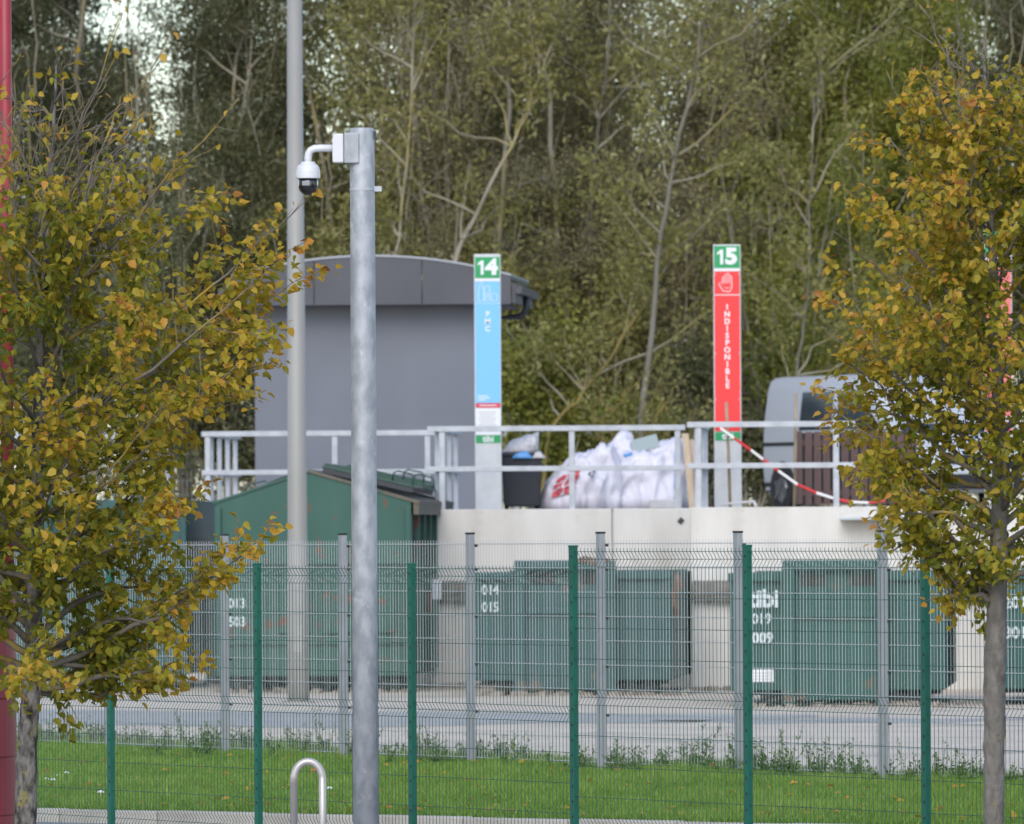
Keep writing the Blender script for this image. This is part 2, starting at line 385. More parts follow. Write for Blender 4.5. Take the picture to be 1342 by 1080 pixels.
# ------------------------------------------------------------------ lettering
def text(parent, s, size, loc, m, bold=.0, rot=(math.pi / 2, 0, 0), align='CENTER', name='lettering', sx=1.0, space=1.0):
    c = bpy.data.curves.new(name, 'FONT'); c.body = s; c.size = size; c.align_x = align; c.align_y = 'CENTER'
    c.offset = bold; c.extrude = .0015; c.space_line = space; c.materials.append(m); c.resolution_u = 3
    q = bpy.data.objects.new(name, c); COL.objects.link(q)
    me = bpy.data.meshes.new_from_object(q.evaluated_get(bpy.context.evaluated_depsgraph_get())); bpy.data.objects.remove(q); bpy.data.curves.remove(c)
    me.name = name; o = bpy.data.objects.new(name, me); COL.objects.link(o); o.parent = parent; o.location = loc; o.rotation_euler = rot; o.scale = (sx, 1, 1)
    return o

def digit_one(parent, x, z, h, m):
    p = [(.0, -.5), (.2, -.5), (.2, .5), (.04, .5), (-.20, .30), (-.20, .13), (.0, .26)]
    o = bpy.data.objects.new('lettering', mesh('lettering', *(lambda q: (q.v, q.f))(MB().prism([(a_ * h, b_ * h) for a_, b_ in p], Vector((x, -.0110, z)), Vector((1, 0, 0)), Vector((0, 0, 1)), Vector((0, 1, 0)), .003)), m)); COL.objects.link(o); o.parent = parent
def lbox(c, size, R=None): return MB().box(c, size, R)
def local(mb, name, m, parent, **k):
    o = bpy.data.objects.new(name, mesh(name, mb.v, mb.f, m, k.get('smooth', False))); COL.objects.link(o); o.parent = parent
    if k.get('bevel'):
        b_ = o.modifiers.new('bevel', 'BEVEL'); b_.width = k['bevel']; b_.segments = 2; b_.limit_method = 'ANGLE'
    return o

# ------------------------------------------------------------------ containers (local: x right, y back, z up, front face y=0)
def skip(P, W, H, L, m, label, c0, c1, lift=.15, base=.17):
    t = empty('skip_container', P, -TH, label, 'container', 'green roll-off containers in the bays')
    local(lbox((W / 2, .04, (H + base) / 2), (W - .002, .08, H - base)), 'front_wall', m, t, bevel=.01)
    for x in (.035, W - .035):
        local(lbox((x, L / 2 + .08, (H + base) / 2 - .004), (.07, L - .16, H - base - .02)), 'side_wall', m, t, bevel=.01)
    local(lbox((W / 2, L - .03, (H + base) / 2), (W - .15, .06, H - base)), 'rear_wall', m, t)
    local(lbox((W / 2, L / 2, base + .03), (W - .15, L - .2, .05)), 'floor_plate', M['cont_dark'], t)
    local(lbox((W / 2, -.018, H - .05), (W + .03, .10, .10)), 'top_rim', m, t, bevel=.015)
    for x in (.04, W - .04): local(lbox((x, -.014, (H + base) / 2 - .05), (.08, .056, H - base - .12)), 'corner_post', m, t, bevel=.01)
    # hook frame standing proud in the middle and rising above the rim
    cx = (c0 + c1) / 2; cw = c1 - c0; top = H + lift
    hf = local(lbox((cx, -.075, (top + .1) / 2 - .05), (cw, .045, top - .12)), 'hook_frame', m, t, bevel=.01)
    for x in (c0 + .07, c1 - .07):
        local(lbox((x, -.15, top / 2), (.14, .10, top - .02)), 'frame_rail', m, hf, bevel=.012)
    local(lbox((cx, -.15, top - .07), (cw - .285, .10, .12)), 'frame_crossbar', m, hf, bevel=.012)
    local(lbox((cx, -.13, top - .62), (cw - .285, .06, .08)), 'frame_crossbar', m, hf, bevel=.012)
    for x in (cx - cw * .22, cx + cw * .27):
        local(lbox((x, -.101, top - .24), (cw * .24, .008, .13)), 'lifting_slot', M['cont_dark'], hf)  # flat dark plates, the shade of the recesses painted on
    # skids, rollers
    for x in (cx - .45, cx + .45):
        local(lbox((x, L / 2, base / 2 + .035), (.12, L - .3, base - .07)), 'skid', M['cont_dark'], t)
    for x in (c0 - .12, c1 + .12, W - .3):
        r = MB().sweep([(x - .14, .16, .085), (x + .14, .16, .085)], .085, 14); local(r, 'roller', M['cont_dark'], t, smooth=True)
    local(lbox((W / 2, .3, base - .02), (W - .1, .08, .06)), 'cross_member', M['cont_dark'], t)
    return t
s14, s15, s16, s12 = 108.0, 116.3, 116.0, 102.0
P14 = pxs(622, 905, s14); P14.z = 0
c14 = skip(P14, 2.40, 1.49, 5.2, M['cont_teal'], 'weathered teal container stencilled 014 015 below sign 14', .50, 1.73)
text(c14, '014', .165, (.20, -.045, 1.27), M['stencil'], .004, sx=.85)
text(c14, '015', .165, (.20, -.045, 1.06), M['stencil'], .004, sx=.85)
m = MB().sweep([(1.2, -.16, 1.60), (1.36, -.20, 1.64), (1.5, -.18, 1.60), (1.66, -.17, 1.62)], [.03, .045, .05, .03], 7); local(m, 'rusty_strap', M['rust'], c14, smooth=True)
m = MB().sweep([(2.46, -.03, 1.46), (2.50, -.08, 1.33), (2.44, -.05, 1.2), (2.47, -.05, .95)], [.03, .07, .05, .045], 7); local(m, 'rusty_latch', M['rust'], c14, smooth=True)
P15 = pxs(957, 905, s15); P15.z = 0
c15 = skip(P15, 2.43, 1.50, 5.2, M['cont_deep'], 'deep green container with white stencils 019 009 below sign 15', .60, 1.79)
text(c15, 'tibi', .27, (.385, -.045, 1.20), M['stencil'], .012)
text(c15, '019', .165, (.36, -.045, .975), M['stencil'], .003, sx=.9)
text(c15, '009', .165, (.37, -.045, .76), M['stencil'], .006, sx=.95)
pl = local(lbox((.36, -.012, .34), (.26, .012, .14)), 'notice_plate', M['s_white'], c15)
for z_ in (.37, .335, .30): local(lbox((.36, -.0195, z_), (.20, .002, .012)), 'printed_line', M['s_text'], pl)
P16 = pxs(1306, 905, s16); P16.z = 0
c16 = skip(P16, 2.43, 1.50, 5.0, M['cont_deep'], 'dark green container stencilled 201 301 at the right edge', .60, 1.79)
text(c16, '201', .18, (.22, -.045, 1.14), M['stencil'], .005)
text(c16, '301', .18, (.22, -.045, .80), M['stencil'], .005)
P12 = pxs(0, 900, s12); P12.z = 0
c12 = skip(P12, 2.42, 2.42, 5.2, M['cont_teal'], 'teal container half hidden behind the leaves of the left autumn tree', .55, 1.75, lift=.0)

# gabled container 13
s13 = 105.0; P13 = pxs(283, 905, s13); P13.z = 0
g13 = empty('gabled_container', P13, -TH, 'tall rusty green container with gabled roof and raised black lids, stencilled 013 503', 'container', 'green roll-off containers in the bays')
W, L = 2.46, 5.6; ZL, ZA, XA = 2.36, 2.735, 1.17
EX, EY, EZ = Vector((1, 0, 0)), Vector((0, 0, 1)), Vector((0, 1, 0))
def gab(x): return ZL + (ZA - ZL) * (x / XA if x < XA else (W - x) / (W - XA) * .9 + .1 * (W - x) / (W - XA))
local(MB().prism([(0, .19), (W, .19), (W, ZL + .01), (XA, ZA), (0, ZL)], Vector((0, 0, 0)), EX, EY, EZ, .07), 'front_wall', M['cont_green'], g13, bevel=.008)
local(MB().prism([(0.02, .19), (W - .02, .19), (W - .02, ZL), (XA, ZA - .02), (0.02, ZL)], Vector((0, L, 0)), EX, EY, EZ, .07), 'rear_wall', M['cont_green'], g13)
for x in (.035, W - .035): local(lbox((x, L / 2 + .04, (ZL + .19) / 2), (.065, L - .08, ZL - .22)), 'side_wall', M['cont_dark'] if x > 1 else M['cont_green'], g13)  # right wall darker than the left: its shade is put into the colour
for k in range(6): local(lbox((W + .03, .5 + k * .95, (ZL + .19) / 2 - .05), (.06, .10, ZL - .4)), 'side_rib', M['cont_green'], g13)
local(MB().prism([(-.03, ZL - .02), (XA, ZA), (XA, ZA + .03), (-.03, ZL + .012)], Vector((0, -.02, 0)), EX, EY, EZ, L + .1), 'roof_sheet', M['cont_green'], g13)
local(MB().prism([(XA, ZA), (W + .10, ZL - .03), (W + .10, ZL + .01), (XA, ZA + .034)], Vector((0, -.02, 0)), EX, EY, EZ, L + .1), 'roof_sheet', M['lid_rust'], g13)
local(lbox((W + .06, L / 2, ZL - .08), (.07, L, .16)), 'gutter_edge', M['lid_rust'], g13)
sl_ = math.atan2(ZA - ZL, W - XA)
for k, (y0, tilt, off) in enumerate(((.35, .06, .07), (2.0, .10, .08), (3.6, .03, .06))):
    Rm = Matrix.Rotation(sl_ - tilt, 3, 'Y')
    cpt = Vector((XA + .72, y0 + .7, (ZA + ZL) / 2 + off + .06))
    ld = local(MB().box(cpt, (1.18, 1.35, .028), Rm), 'lid', M['lid'], g13, bevel=.008)
    for e in (-.5, 0, .5): local(MB().box(cpt + Rm @ Vector((0, e * 1.2, .03)), (1.15, .05, .035), Rm), 'lid_rib', M['lid'], ld)
    local(MB().box(cpt + Rm @ Vector((0, -.66, -.045)), (1.16, .03, .06), Rm), 'lid_flange', M['gutter'], ld)
    hp = [cpt + Rm @ Vector(q) for q in ((.30, -.62, .02), (.30, -.62, .12), (.34, -.62, .15), (.52, -.62, .15), (.56, -.62, .10), (.56, -.62, .0))]
    local(MB().sweep(hp, .012, 6), 'lid_handle', M['lid'], ld, smooth=True)
hp = [Vector((.33, .4, gab(.33) + .01)), Vector((.36, .4, gab(.36) + .08)), Vector((.44, .4, gab(.44) + .10)), Vector((.60, .4, gab(.60) + .08)), Vector((.62, .4, gab(.62) + .04)), Vector((.95, .4, gab(.95) + .06)), Vector((.97, .4, gab(.97)))]
local(MB().sweep(hp, .012, 6), 'roof_handrail', M['lid'], g13, smooth=True)
for z_ in (1.62, .62): local(lbox((W / 2, -.025, z_), (W - .06, .05, .07)), 'horizontal_rib', M['cont_green'], g13, bevel=.01)
for x in (.04, W - .04): local(lbox((x, -.02, 1.25), (.08, .05, 2.1)), 'corner_post', M['cont_green'], g13, bevel=.01)
for x in (1.0, 1.55, 2.05): local(lbox((x, -.03, 1.12), (.42, .04, .80)), 'stiffener_panel', M['cont_green'], g13, bevel=.02)
for x in (.5, W - .5): local(lbox((x, L / 2, .10), (.14, L - .3, .18)), 'skid', M['cont_dark'], g13)
for x in (.25, W - .25): local(MB().sweep([(x - .13, .15, .09), (x + .13, .15, .09)], .09, 14), 'roller', M['cont_dark'], g13, smooth=True)
local(lbox((W / 2, .5, .13), (W - .2, .06, .11)), 'cross_member', M['cont_dark'], g13)
# torn rust streak plates on the gable
text(g13, '013', .165, (.27, -.006, 1.10), M['stencil'], .004, sx=.9)
text(g13, '503', .165, (.27, -.006, .87), M['stencil'], .004, sx=.9)

# ------------------------------------------------------------------ bay signs
def sign(P, top, label):
    t = empty('bay_sign', P, 0, label, 'sign', 'numbered bay signs')
    H = top - ZQ; Wd = .345
    local(lbox((0, .04, H / 2), (Wd, .08, H)), 'post_body', M['alu'], t, bevel=.006)
    return t, H, Wd
S14 = pxs(640, 600, F / 121.3); D14 = 121.3; k14 = F / D14; S14.z = ZQ
t14, H, Wd = sign(S14, px(638, 333, D14).z, 'narrow light blue bay sign with green 14 panel and PMC lettering')
zp = lambda y, D: px(640, y, D).z - ZQ
def panel(t, y0, y1, D, m, nm, Wd=.318, yy=-.004):
    z0, z1 = zp(y1, D), zp(y0, D)
    return local(lbox((0, yy, (z0 + z1) / 2), (Wd, .008, z1 - z0)), nm, m, t), (z0 + z1) / 2
pn, zc = panel(t14, 337, 364.5, D14, M['s_green'], 'number_panel'); digit_one(t14, -.085, zc, .185, M['s_white']); text(t14, '4', .27, (.055, -.0095, zc), M['s_white'], .014, sx=1.12)
panel(t14, 365, 368.5, D14, M['s_white'], 'divider')
panel(t14, 369, 528, D14, M['s_blue'], 'blue_panel')
# outline pictogram: bottle, can, carton
def stroke(t, pts, r, m, nm, z, closed=True):
    pts = [Vector((a_, -.0095, z + b_)) for a_, b_ in pts]
    if closed: pts = pts + [pts[0]]
    local(MB().sweep(pts, r, 4, True), nm, m, t)
z0 = zp(382, D14)
stroke(t14, [(-.115, -.12), (-.115, .03), (-.10, .06), (-.10, .10), (-.065, .10), (-.065, .06), (-.05, .03), (-.05, -.12)], .005, M['s_white'], 'pictogram_bottle', z0)
stroke(t14, [(-.035, -.12), (-.035, .05), (-.02, .07), (.03, .07), (.03, .02), (.03, -.12)], .005, M['s_white'], 'pictogram_can', z0)
stroke(t14, [(.055, -.12), (.055, -.03), (.11, -.03), (.125, -.05), (.125, -.12)], .005, M['s_white'], 'pictogram_carton', z0)
stroke(t14, [(-.085, .12), (-.075, .14), (-.065, .12)], .004, M['s_white'], 'pictogram_cap', z0)
stroke(t14, [(-.012, -.09), (.012, -.09), (.012, -.02), (-.012, -.02)], .004, M['s_white'], 'pictogram_label', z0)
for k in range(9): local(lbox((-.14 + k * .035, -.0095, zp(397.5, D14)), (.018, .003, .008)), 'dash', M['s_white'], t14)
for k, ch in enumerate('PMC'): text(t14, ch, .098, (0, -.0095, zp(412 + k * 9.6, D14)), M['s_white'], .003)
for k, ln in enumerate((.13, .16, .10)): local(lbox((-.13 + ln / 2, -.0095, zp(519 + k * 2.6, D14)), (ln, .002, .011)), 'small_print', M['s_white'], t14)
panel(t14, 528.3, 534.5, D14, M['s_crim'], 'crimson_strip')
local(lbox((0, -.0095, zp(531.3, D14)), (.22, .002, .012)), 'small_print', M['s_white'], t14)
panel(t14, 535, 570, D14, M['s_white'], 'notice_panel')
for k in range(7): local(lbox((-.01, -.0095, zp(540 + k * 2.8, D14)), (.24 - .03 * (k % 3), .002, .009)), 'small_print', M['s_text'], t14)
pn, zc = panel(t14, 570.5, 580.5, D14, M['s_green'], 'operator_panel'); text(t14, 'tibi', .115, (0, -.0095, zc), M['s_white'], .003)
for y in (375, 451): 
    for x in (-.15, .15): local(MB().sweep([(x, -.006, zp(y, D14)), (x, -.014, zp(y, D14))], .008, 8), 'screw', M['plate'], t14)

D15 = 118.0; S15 = px(954, 600, D15); S15.z = ZQ
t15, H, Wd = sign(S15, px(953, 320.5, D15).z, 'narrow red bay sign with green 15 panel, white hand and INDISPONIBLE lettering')
pn, zc = panel(t15, 324, 353, D15, M['s_green'], 'number_panel'); digit_one(t15, -.085, zc, .185, M['s_white']); text(t15, '5', .27, (.055, -.0095, zc), M['s_white'], .014, sx=1.12)
panel(t15, 353.5, 357, D15, M['s_white'], 'divider')
panel(t15, 357.5, 387.5, D15, M['s_red'], 'hand_panel')
panel(t15, 387.8, 388.8, D15, M['s_white'], 'divider')
panel(t15, 389, 567, D15, M['s_red'], 'red_panel')
zh = zp(373, D15)
hand = [(-.045, -.10), (-.085, -.04), (-.105, -.01), (-.085, .01), (-.055, -.015), (-.055, .07), (-.045, .085), (-.032, .07), (-.03, .10), (-.016, .115), (-.004, .10), (-.002, .115), (.012, .128), (.026, .11), (.028, .085), (.04, .10), (.055, .085), (.06, -.03), (.05, -.08), (.03, -.105)]
stroke(t15, hand, .006, M['s_white'], 'hand_pictogram', zh)
for x in (-.03, -.002, .028): stroke(t15, [(x, .0), (x, .09)], .006, M['s_white'], 'hand_pictogram_line', zh, False)
stroke(t15, [(-.03, -.05), (0, -.065), (.03, -.05)], .005, M['s_white'], 'hand_pictogram_line', zh, False)
for k, ch in enumerate('INDISPONIBLE'): text(t15, ch, .098, (0, -.0095, zp(404.5 + k * 9.35, D15)), M['s_white'], .003)
pn, zc = panel(t15, 568, 579, D15, M['s_green'], 'operator_panel'); text(t15, 'tibi', .115, (0, -.0095, zc), M['s_white'], .003)
for y in (361, 465, 525):
    for x in (-.15, .15): local(MB().sweep([(x, -.006, zp(y, D15)), (x, -.014, zp(y, D15))], .008, 8), 'screw', M['plate'], t15)
D16 = 114.6; S16 = px(1309, 600, D16); S16.z = ZQ
t16, H, Wd = sign(S16, px(1309, 302, D16).z, 'red bay sign with green top glimpsed through the right autumn tree')
panel(t16, 306, 339, D16, M['s_green'], 'number_panel')
panel(t16, 340, 344, D16, M['s_white'], 'divider')
panel(t16, 344.5, 570, D16, mat('sign_salmon', (.70, .16, .15), rough=.5), 'red_panel')
digit_one(t16, -.085, zp(322, D16), .185, M['s_white']); text(t16, '6', .27, (.055, -.0095, zp(322, D16)), M['s_white'], .014, sx=1.12)

# ------------------------------------------------------------------ shed with curved roof on the platform
DS = 129.5; sS = F / DS; PS = px(486, 690, DS); PS.z = ZQ
shed = empty('service_shed', PS + V * .45, -TH, 'grey rendered shed with shallow curved zinc roof behind sign 14', 'building')
def sx(x): return (x - 486) / sS
def sz(y): return px(486, y, DS).z - ZQ
def arc(x): return sz(336.5) - (sz(336.5) - sz(363)) * (x / sx(672)) ** 2
zb = sz(399.5); Wh = sx(630)
for k in range(1):
    local(lbox(((sx(330) + Wh) / 2, 1.5, zb / 2 + .1), (Wh - sx(330), 3.0, zb + .2)), 'wall', M['shed'], shed, bevel=.01)
seams = [305, 413, 555, 672]; FO = -.45
for a_, b_ in zip(seams[:-1], seams[1:]):
    xs = np.linspace(sx(a_) + .006, sx(b_) - .006, 9)
    poly = [(xs[0], zb), (xs[-1], zb)] + [(x, arc(x)) for x in xs[::-1]]
    local(MB().prism(poly, Vector((0, FO, 0)), EX, EY, EZ, .03), 'fascia_panel', M['fascia'], shed)
xs = np.linspace(sx(305), sx(672), 25)
poly = [(x, arc(x) - .05) for x in xs] + [(x, arc(x) - .004) for x in xs[::-1]]
local(MB().prism(poly, Vector((0, FO + .032, 0)), EX, EY, EZ, 3.6), 'roof', M['fascia'], shed)
poly = [(x, arc(x) + .0) for x in xs] + [(x, arc(x) + .028) for x in xs[::-1]]
local(MB().prism(poly, Vector((0, FO - .02, 0)), EX, EY, EZ, 3.65), 'roof_edge_strip', M['roof_edge'], shed)
local(lbox((0, FO + .24, zb + .012), (2 * sx(672) - .02, .40, .022)), 'soffit', M['fascia'], shed)
for sgn in (-1, 1):
    local(lbox((sgn * (Wh + .175), 1.57, zb + .012), (.33, 3.1, .02)), 'soffit', M['fascia'], shed)
    local(lbox((sgn * (sx(672) + .03), 1.35, zb + .15), (.05, 3.5, .27)), 'eave_board', M['fascia'], shed)
    g_ = [(-.04, 0), (.04, 0), (.055, .10), (-.04, .10)]
    local(MB().prism([(sgn * (sx(672) + .10) + a_, zb + .14 + b_) for a_, b_ in g_], Vector((0, FO, 0)), EX, EY, EZ, 3.5), 'gutter', M['fascia'], shed)
x0 = sx(672) + .10
dp = [(x0, 1.2, zb + .16), (x0, 1.2, zb + .0), (x0 - .03, 1.2, zb - .09), (x0 - .10, 1.2, zb - .14), (Wh + .06, 1.2, zb - .16), (Wh + .06, 1.2, 0.02)]
local(MB().sweep(dp, .048, 10), 'downpipe', M['gutter'], shed, smooth=True)

# ------------------------------------------------------------------ street lamp column in the yard
DL = F / 112.0; PL = px(391, 920, DL); PL.z = yz
lamp = empty('lamp_column', PL, 0, 'tall pale grey tapered lamp column rising out of the top of the photo', 'lamp post')
local(MB().lathe([(.125, 0), (.122, 1.2), (.118, 1.22), (.080, 10.0)], (0, 0, 0), 28), 'column', M['lamp_grey'], lamp, smooth=True)
local(MB().lathe([(.19, 0), (.19, .02)], (0, 0, 0), 24), 'base_plate', M['lamp_grey'], lamp)
local(lbox((0, -.119, .75), (.10, .012, .32)), 'access_door', M['lamp_grey'], lamp, bevel=.004)
local(MB().sweep([(0, 0, 9.98), (.1, 0, 10.3), (.8, 0, 10.5), (1.3, 0, 10.5)], [.05, .045, .04, .04], 10), 'arm', M['lamp_grey'], lamp, smooth=True)
local(lbox((1.55, 0, 10.5), (.6, .26, .10)), 'lantern', M['grey_post'], lamp, bevel=.03)

# ------------------------------------------------------------------ camera pole and surveillance camera
sC = 215.0; DC = F / sC; PC = px(477, 620, DC); PC.z = -.2
pole = empty('camera_pole', PC, 0, 'thick galvanised steel pole in front of the fences carrying a white camera', 'pole')
top = px(474, 168, DC).z + .2
local(MB().lathe([(.0785, 0), (.0785, 2.0), (.0745, top - .012), (.072, top)], (0, 0, 0), 40), 'shaft', M['galv'], pole, smooth=True)
def cz(y): return px(474, y, DC).z + .2
def cx(x, y=230): return px(x, y, DC).x - PC.x
local(lbox(((cx(451.5) + cx(471)) / 2, -.02, (cz(174.5) + cz(214.5)) / 2), (cx(471) - cx(451.5), .13, cz(174.5) - cz(214.5))), 'mounting_bracket', M['galv'], pole, bevel=.006)
local(MB().lathe([(.0775, cz(250)), (.0775, cz(246.5))], (0, 0, 0), 32), 'clamp_band', M['galv_rail'], pole)
local(lbox((cx(494.5), -.01, cz(248)), (.055, .03, .034)), 'clamp_bolt', M['galv_rail'], pole, bevel=.004)
local(lbox((cx(491.5, 178), -.01, cz(177)), (.016, .04, .045)), 'clamp_bolt', M['gutter'], pole)
camd = empty('surveillance_camera', px(404, 256, DC), 0, 'white dome surveillance camera on a bent arm beside the pole top', 'camera')
def L_(x, y, dy=-.02): p = px(x, y, DC); p.y += dy; return p
m = MB(); m.prism([(-.034, -.088), (.033, -.088), (.033, .09), (-.030, .088), (-.036, .05), (-.036, -.05)], L_(443.5, 195) - Vector((0, .055, 0)), EX, EY, EZ, .11)
build(m, 'wall_box', M['white_plastic'], camd, bevel=.008)
ap = [L_(438, 194.5), L_(420, 194.5), L_(412, 195), L_(407, 197.5), L_(404.4, 202), L_(403.8, 208), L_(403.7, 214)]
build(MB().sweep(ap, [.023] * 7, 16), 'arm', M['white_plastic'], camd, smooth=True)
cc = L_(404, 244.5); r = 1 / sC
prof = [(3 * r, 0), (6 * r, 0)]
hz = lambda y: L_(404, y).z
prof = [(.010, hz(212)), (9.2 * r, hz(212.3)), (9.6 * r, hz(215)), (12.5 * r, hz(216.5)), (14.6 * r, hz(220)), (15.6 * r, hz(225)), (16.2 * r, hz(233.4)), (15.6 * r, hz(234.4)), (.01, hz(234.5))][::-1]
m = MB().lathe([(a_, b_) for a_, b_ in prof], (cc.x, cc.y, 0), 32); build(m, 'housing', M['white_plastic'], camd, smooth=False, bevel=.003)
dr = 13 * r; prof = [(dr * math.cos(t), hz(243.5) + dr * math.sin(t)) for t in np.linspace(-math.pi / 2 + .02, 0, 10)] + [(dr * 1.0, hz(239)), (dr * .97, hz(234.7))]
dm = build(MB().lathe(prof, (cc.x, cc.y, 0), 32), 'dome', M['black_gloss'], camd, smooth=True)
m = MB().box((cc.x - .012, cc.y - dr * .93, hz(241)), (.048, .02, .030)); build(m, 'lens_window', M['lens'], dm, bevel=.004)

# ------------------------------------------------------------------ bicycle hoop
DH = F / 214.0; PH = px(404, 1060, DH); PH.z = -.2
hr = 19.0 / 214; ht = px(404, 998, DH).z
pts = [(PH.x - hr, PH.y + .03, -.2), (PH.x - hr, PH.y + .02, ht - hr * 1.55)]
for t in np.linspace(math.pi, 0, 15): pts.append((PH.x + hr * math.cos(t), PH.y, ht - hr * 1.35 + hr * 1.35 * math.sin(t) ** .9))
pts += [(PH.x + hr, PH.y - .02, ht - hr * 1.55), (PH.x + hr, PH.y - .03, -.2)]
hoop = empty('bicycle_hoop', PH, 0, 'narrow stainless steel tube hoop standing before the green fence', 'bike stand')
build(MB().sweep(pts, .0235, 16), 'tube', M['steel'], hoop, smooth=True)
for sgn in (-1, 1): build(MB().lathe([(.06, 0), (.06, .008)], (PH.x + sgn * hr, PH.y - sgn * .03, -.2), 20), 'foot_flange', M['steel'], hoop)

# ------------------------------------------------------------------ red mast at the left edge
DR = F / 205.0; PR = px(-62, 1000, DR); PR.z = -.2
red = empty('red_mast', PR, 0, 'tall red steel ladder mast on a round red plinth at the left edge', 'mast')
hw = (12 + 62) / 205.0
for sgn in (-1, 1):
    local(MB().sweep([(sgn * hw, 0, 1.6), (sgn * hw, 0, 7.5)], .041, 18), 'upright', M['red_paint'], red, smooth=True)
zr = (px(0, 113, DR).z + .2) % .492 + .492 * 4
while zr < 7.4:
    local(MB().sweep([(-hw + .03, 0, zr), (hw - .03, 0, zr)], .026, 12), 'rung', M['red_paint'], red, smooth=True); zr += .492
rr = (22 + 62) / 205.0
for k in range(5):
    local(MB().lathe([(rr, .004 + k * .372), (rr, .368 + k * .372)], (0, 0, 0), 48), 'plinth_ring', M['red_paint'], red, smooth=False, bevel=.004)
local(MB().lathe([(rr - .01, 0), (rr - .01, 1.858)], (0, 0, 0), 40), 'plinth_core', M['red_paint'], red)

# ------------------------------------------------------------------ welded mesh fences
def wires(mb, p, zs_path, r, n=4): mb.sweep([p + Vector((0, 0, 0)) + q for q in zs_path], r, n, False)
def mesh_panel(parent, A, B, ztop, zbot, hz_list, folds, r, mt, pitch=.05, nrm=None, spike=.025, rh=None):
    d = B - A; L = d.length; e = d / L; nrm = nrm if nrm is not None else Vector((-e.y, e.x, 0))
    if nrm.y < 0: nrm = -nrm
    def off(z):
        o = 0
        for fz, fh, fd in folds:
            if abs(z - fz) < fh: o = max(o, fd * (1 - abs(z - fz) / fh))
        return o
    zs = [ztop]
    for fz, fh, fd in folds: zs += [fz + fh, fz, fz - fh]
    zs.append(zbot); zs = [z for z in zs if zbot <= z <= ztop]
    mb = MB(); n = int(round(L / pitch))
    for i in range(n):
        p = A + e * ((i + .5) * L / n)
        mb.sweep([Vector((p.x, p.y, z)) + nrm * off(z) for z in zs], r, 4, False)
    for z in hz_list:
        if z < zbot: continue
        o = nrm * (off(z) - r * 1.6)
        mb.sweep([Vector((A.x, A.y, z)) + o, Vector((B.x, B.y, z)) + o], rh or r, 4, False)
    return tag(build(mb, 'mesh_panel', mt, parent), kind='stuff')

# near green fence
gx = [-46, 145, 338, 540, 752, 980, 1213, 1460]
gp = []
for x in gx:
    s = 198 + .031 * (x - 671); p = px(x, 900, F / s); p.z = -.2; gp.append(p)
gf = empty('green_mesh_fence', gp[3], 0, 'dark green welded mesh fence with folded ridges standing nearest the camera', 'fence')
for i, p in enumerate(gp):
    e = (gp[min(i + 1, 7)] - gp[max(i - 1, 0)]); e.z = 0; e.normalize(); R = Matrix.Rotation(math.atan2(e.y, e.x), 3, 'Z')
    top = 1.745 if i <= 3 else 1.862
    q = build(MB().box(Vector((p.x, p.y, (top - .2) / 2)), (.056, .042, top + .2), R), 'post', M['green_post'], gf, bevel=.004)
    build(MB().box(Vector((p.x, p.y, top + .006)), (.06, .046, .014), R), 'post_cap', M['green_post'], q, bevel=.003)
    n_ = Vector((-e.y, e.x, 0)); n_ = n_ if n_.y > 0 else -n_
    cm = MB(); z = top - .06
    while z > 0:
        cm.box(Vector((p.x, p.y, z)) - n_ * .0215 + e * .014, (.012, .006, .016), R); z -= .1
    tag(build(cm, 'clips', M['black'], q), kind='stuff')
    if i < 7:
        tp = 1.742 if i < 4 else 1.855
        nb = gp[i + 1] - p; nb.z = 0; e2 = nb.normalized(); n2 = Vector((-e2.y, e2.x, 0)); n2 = n2 if n2.y > 0 else -n2
        A, B = p + e2 * .03 + n2 * .0, gp[i + 1] - e2 * .03
        folds = [(tp - .072, .05, .03), (tp - .972, .05, .03), (tp - 1.80, .05, .03)]
        hzl = [tp - .022, tp - .072, tp - .122] + [tp - .122 - .2 * k for k in range(1, 5)] + [tp - .972, tp - 1.022] + [tp - 1.022 - .2 * k for k in range(1, 5)]
        mesh_panel(gf, A, B, tp, -.15, hzl, folds, .0027, M['green_wire'], nrm=n2)

# grey fence round the yard
yx = [-170, -10, 143, 295, 450, 617, 788, 968, 1157, 1350, 1560]
yp = []
for x in yx:
    s = 156.5 + .0235 * (x - 671); p = px(x, 900, F / s); p.z = 0; yp.append(p)
yf = empty('grey_mesh_fence', yp[5], 0, 'light grey welded mesh fence at the yard edge behind the grass', 'fence')
for i, p in enumerate(yp):
    e = (yp[min(i + 1, 10)] - yp[max(i - 1, 0)]); e.z = 0; e.normalize(); R = Matrix.Rotation(math.atan2(e.y, e.x), 3, 'Z')
    n_ = Vector((-e.y, e.x, 0)); n_ = n_ if n_.y > 0 else -n_
    q = build(MB().box(Vector((p.x, p.y, .935)), (.07, .052, 2.03), R), 'post', M['grey_post'], yf, bevel=.005)
    build(MB().box(Vector((p.x, p.y, 1.958)), (.076, .058, .016), R), 'post_cap', M['black'], q, bevel=.003)
    for k, z in enumerate((1.855, 1.655, 1.255, .855, .455)):
        cp = Vector((p.x, p.y, z)) + n_ * .045 + e * .02
        build(MB().box(cp, (.03, .03, .024), R), 'clip', M['black'], q)
    if i < 10:
        nb = yp[i + 1] - p; nb.z = 0; e2 = nb.normalized(); n2 = Vector((-e2.y, e2.x, 0)); n2 = n2 if n2.y > 0 else -n2
        A, B = p + n2 * .034, yp[i + 1] + n2 * .034
        mesh_panel(yf, A, B, 1.90, .045, [1.868 - .2 * k for k in range(10)], [], .0030, M['grey_wire'], nrm=n2, rh=.0052)

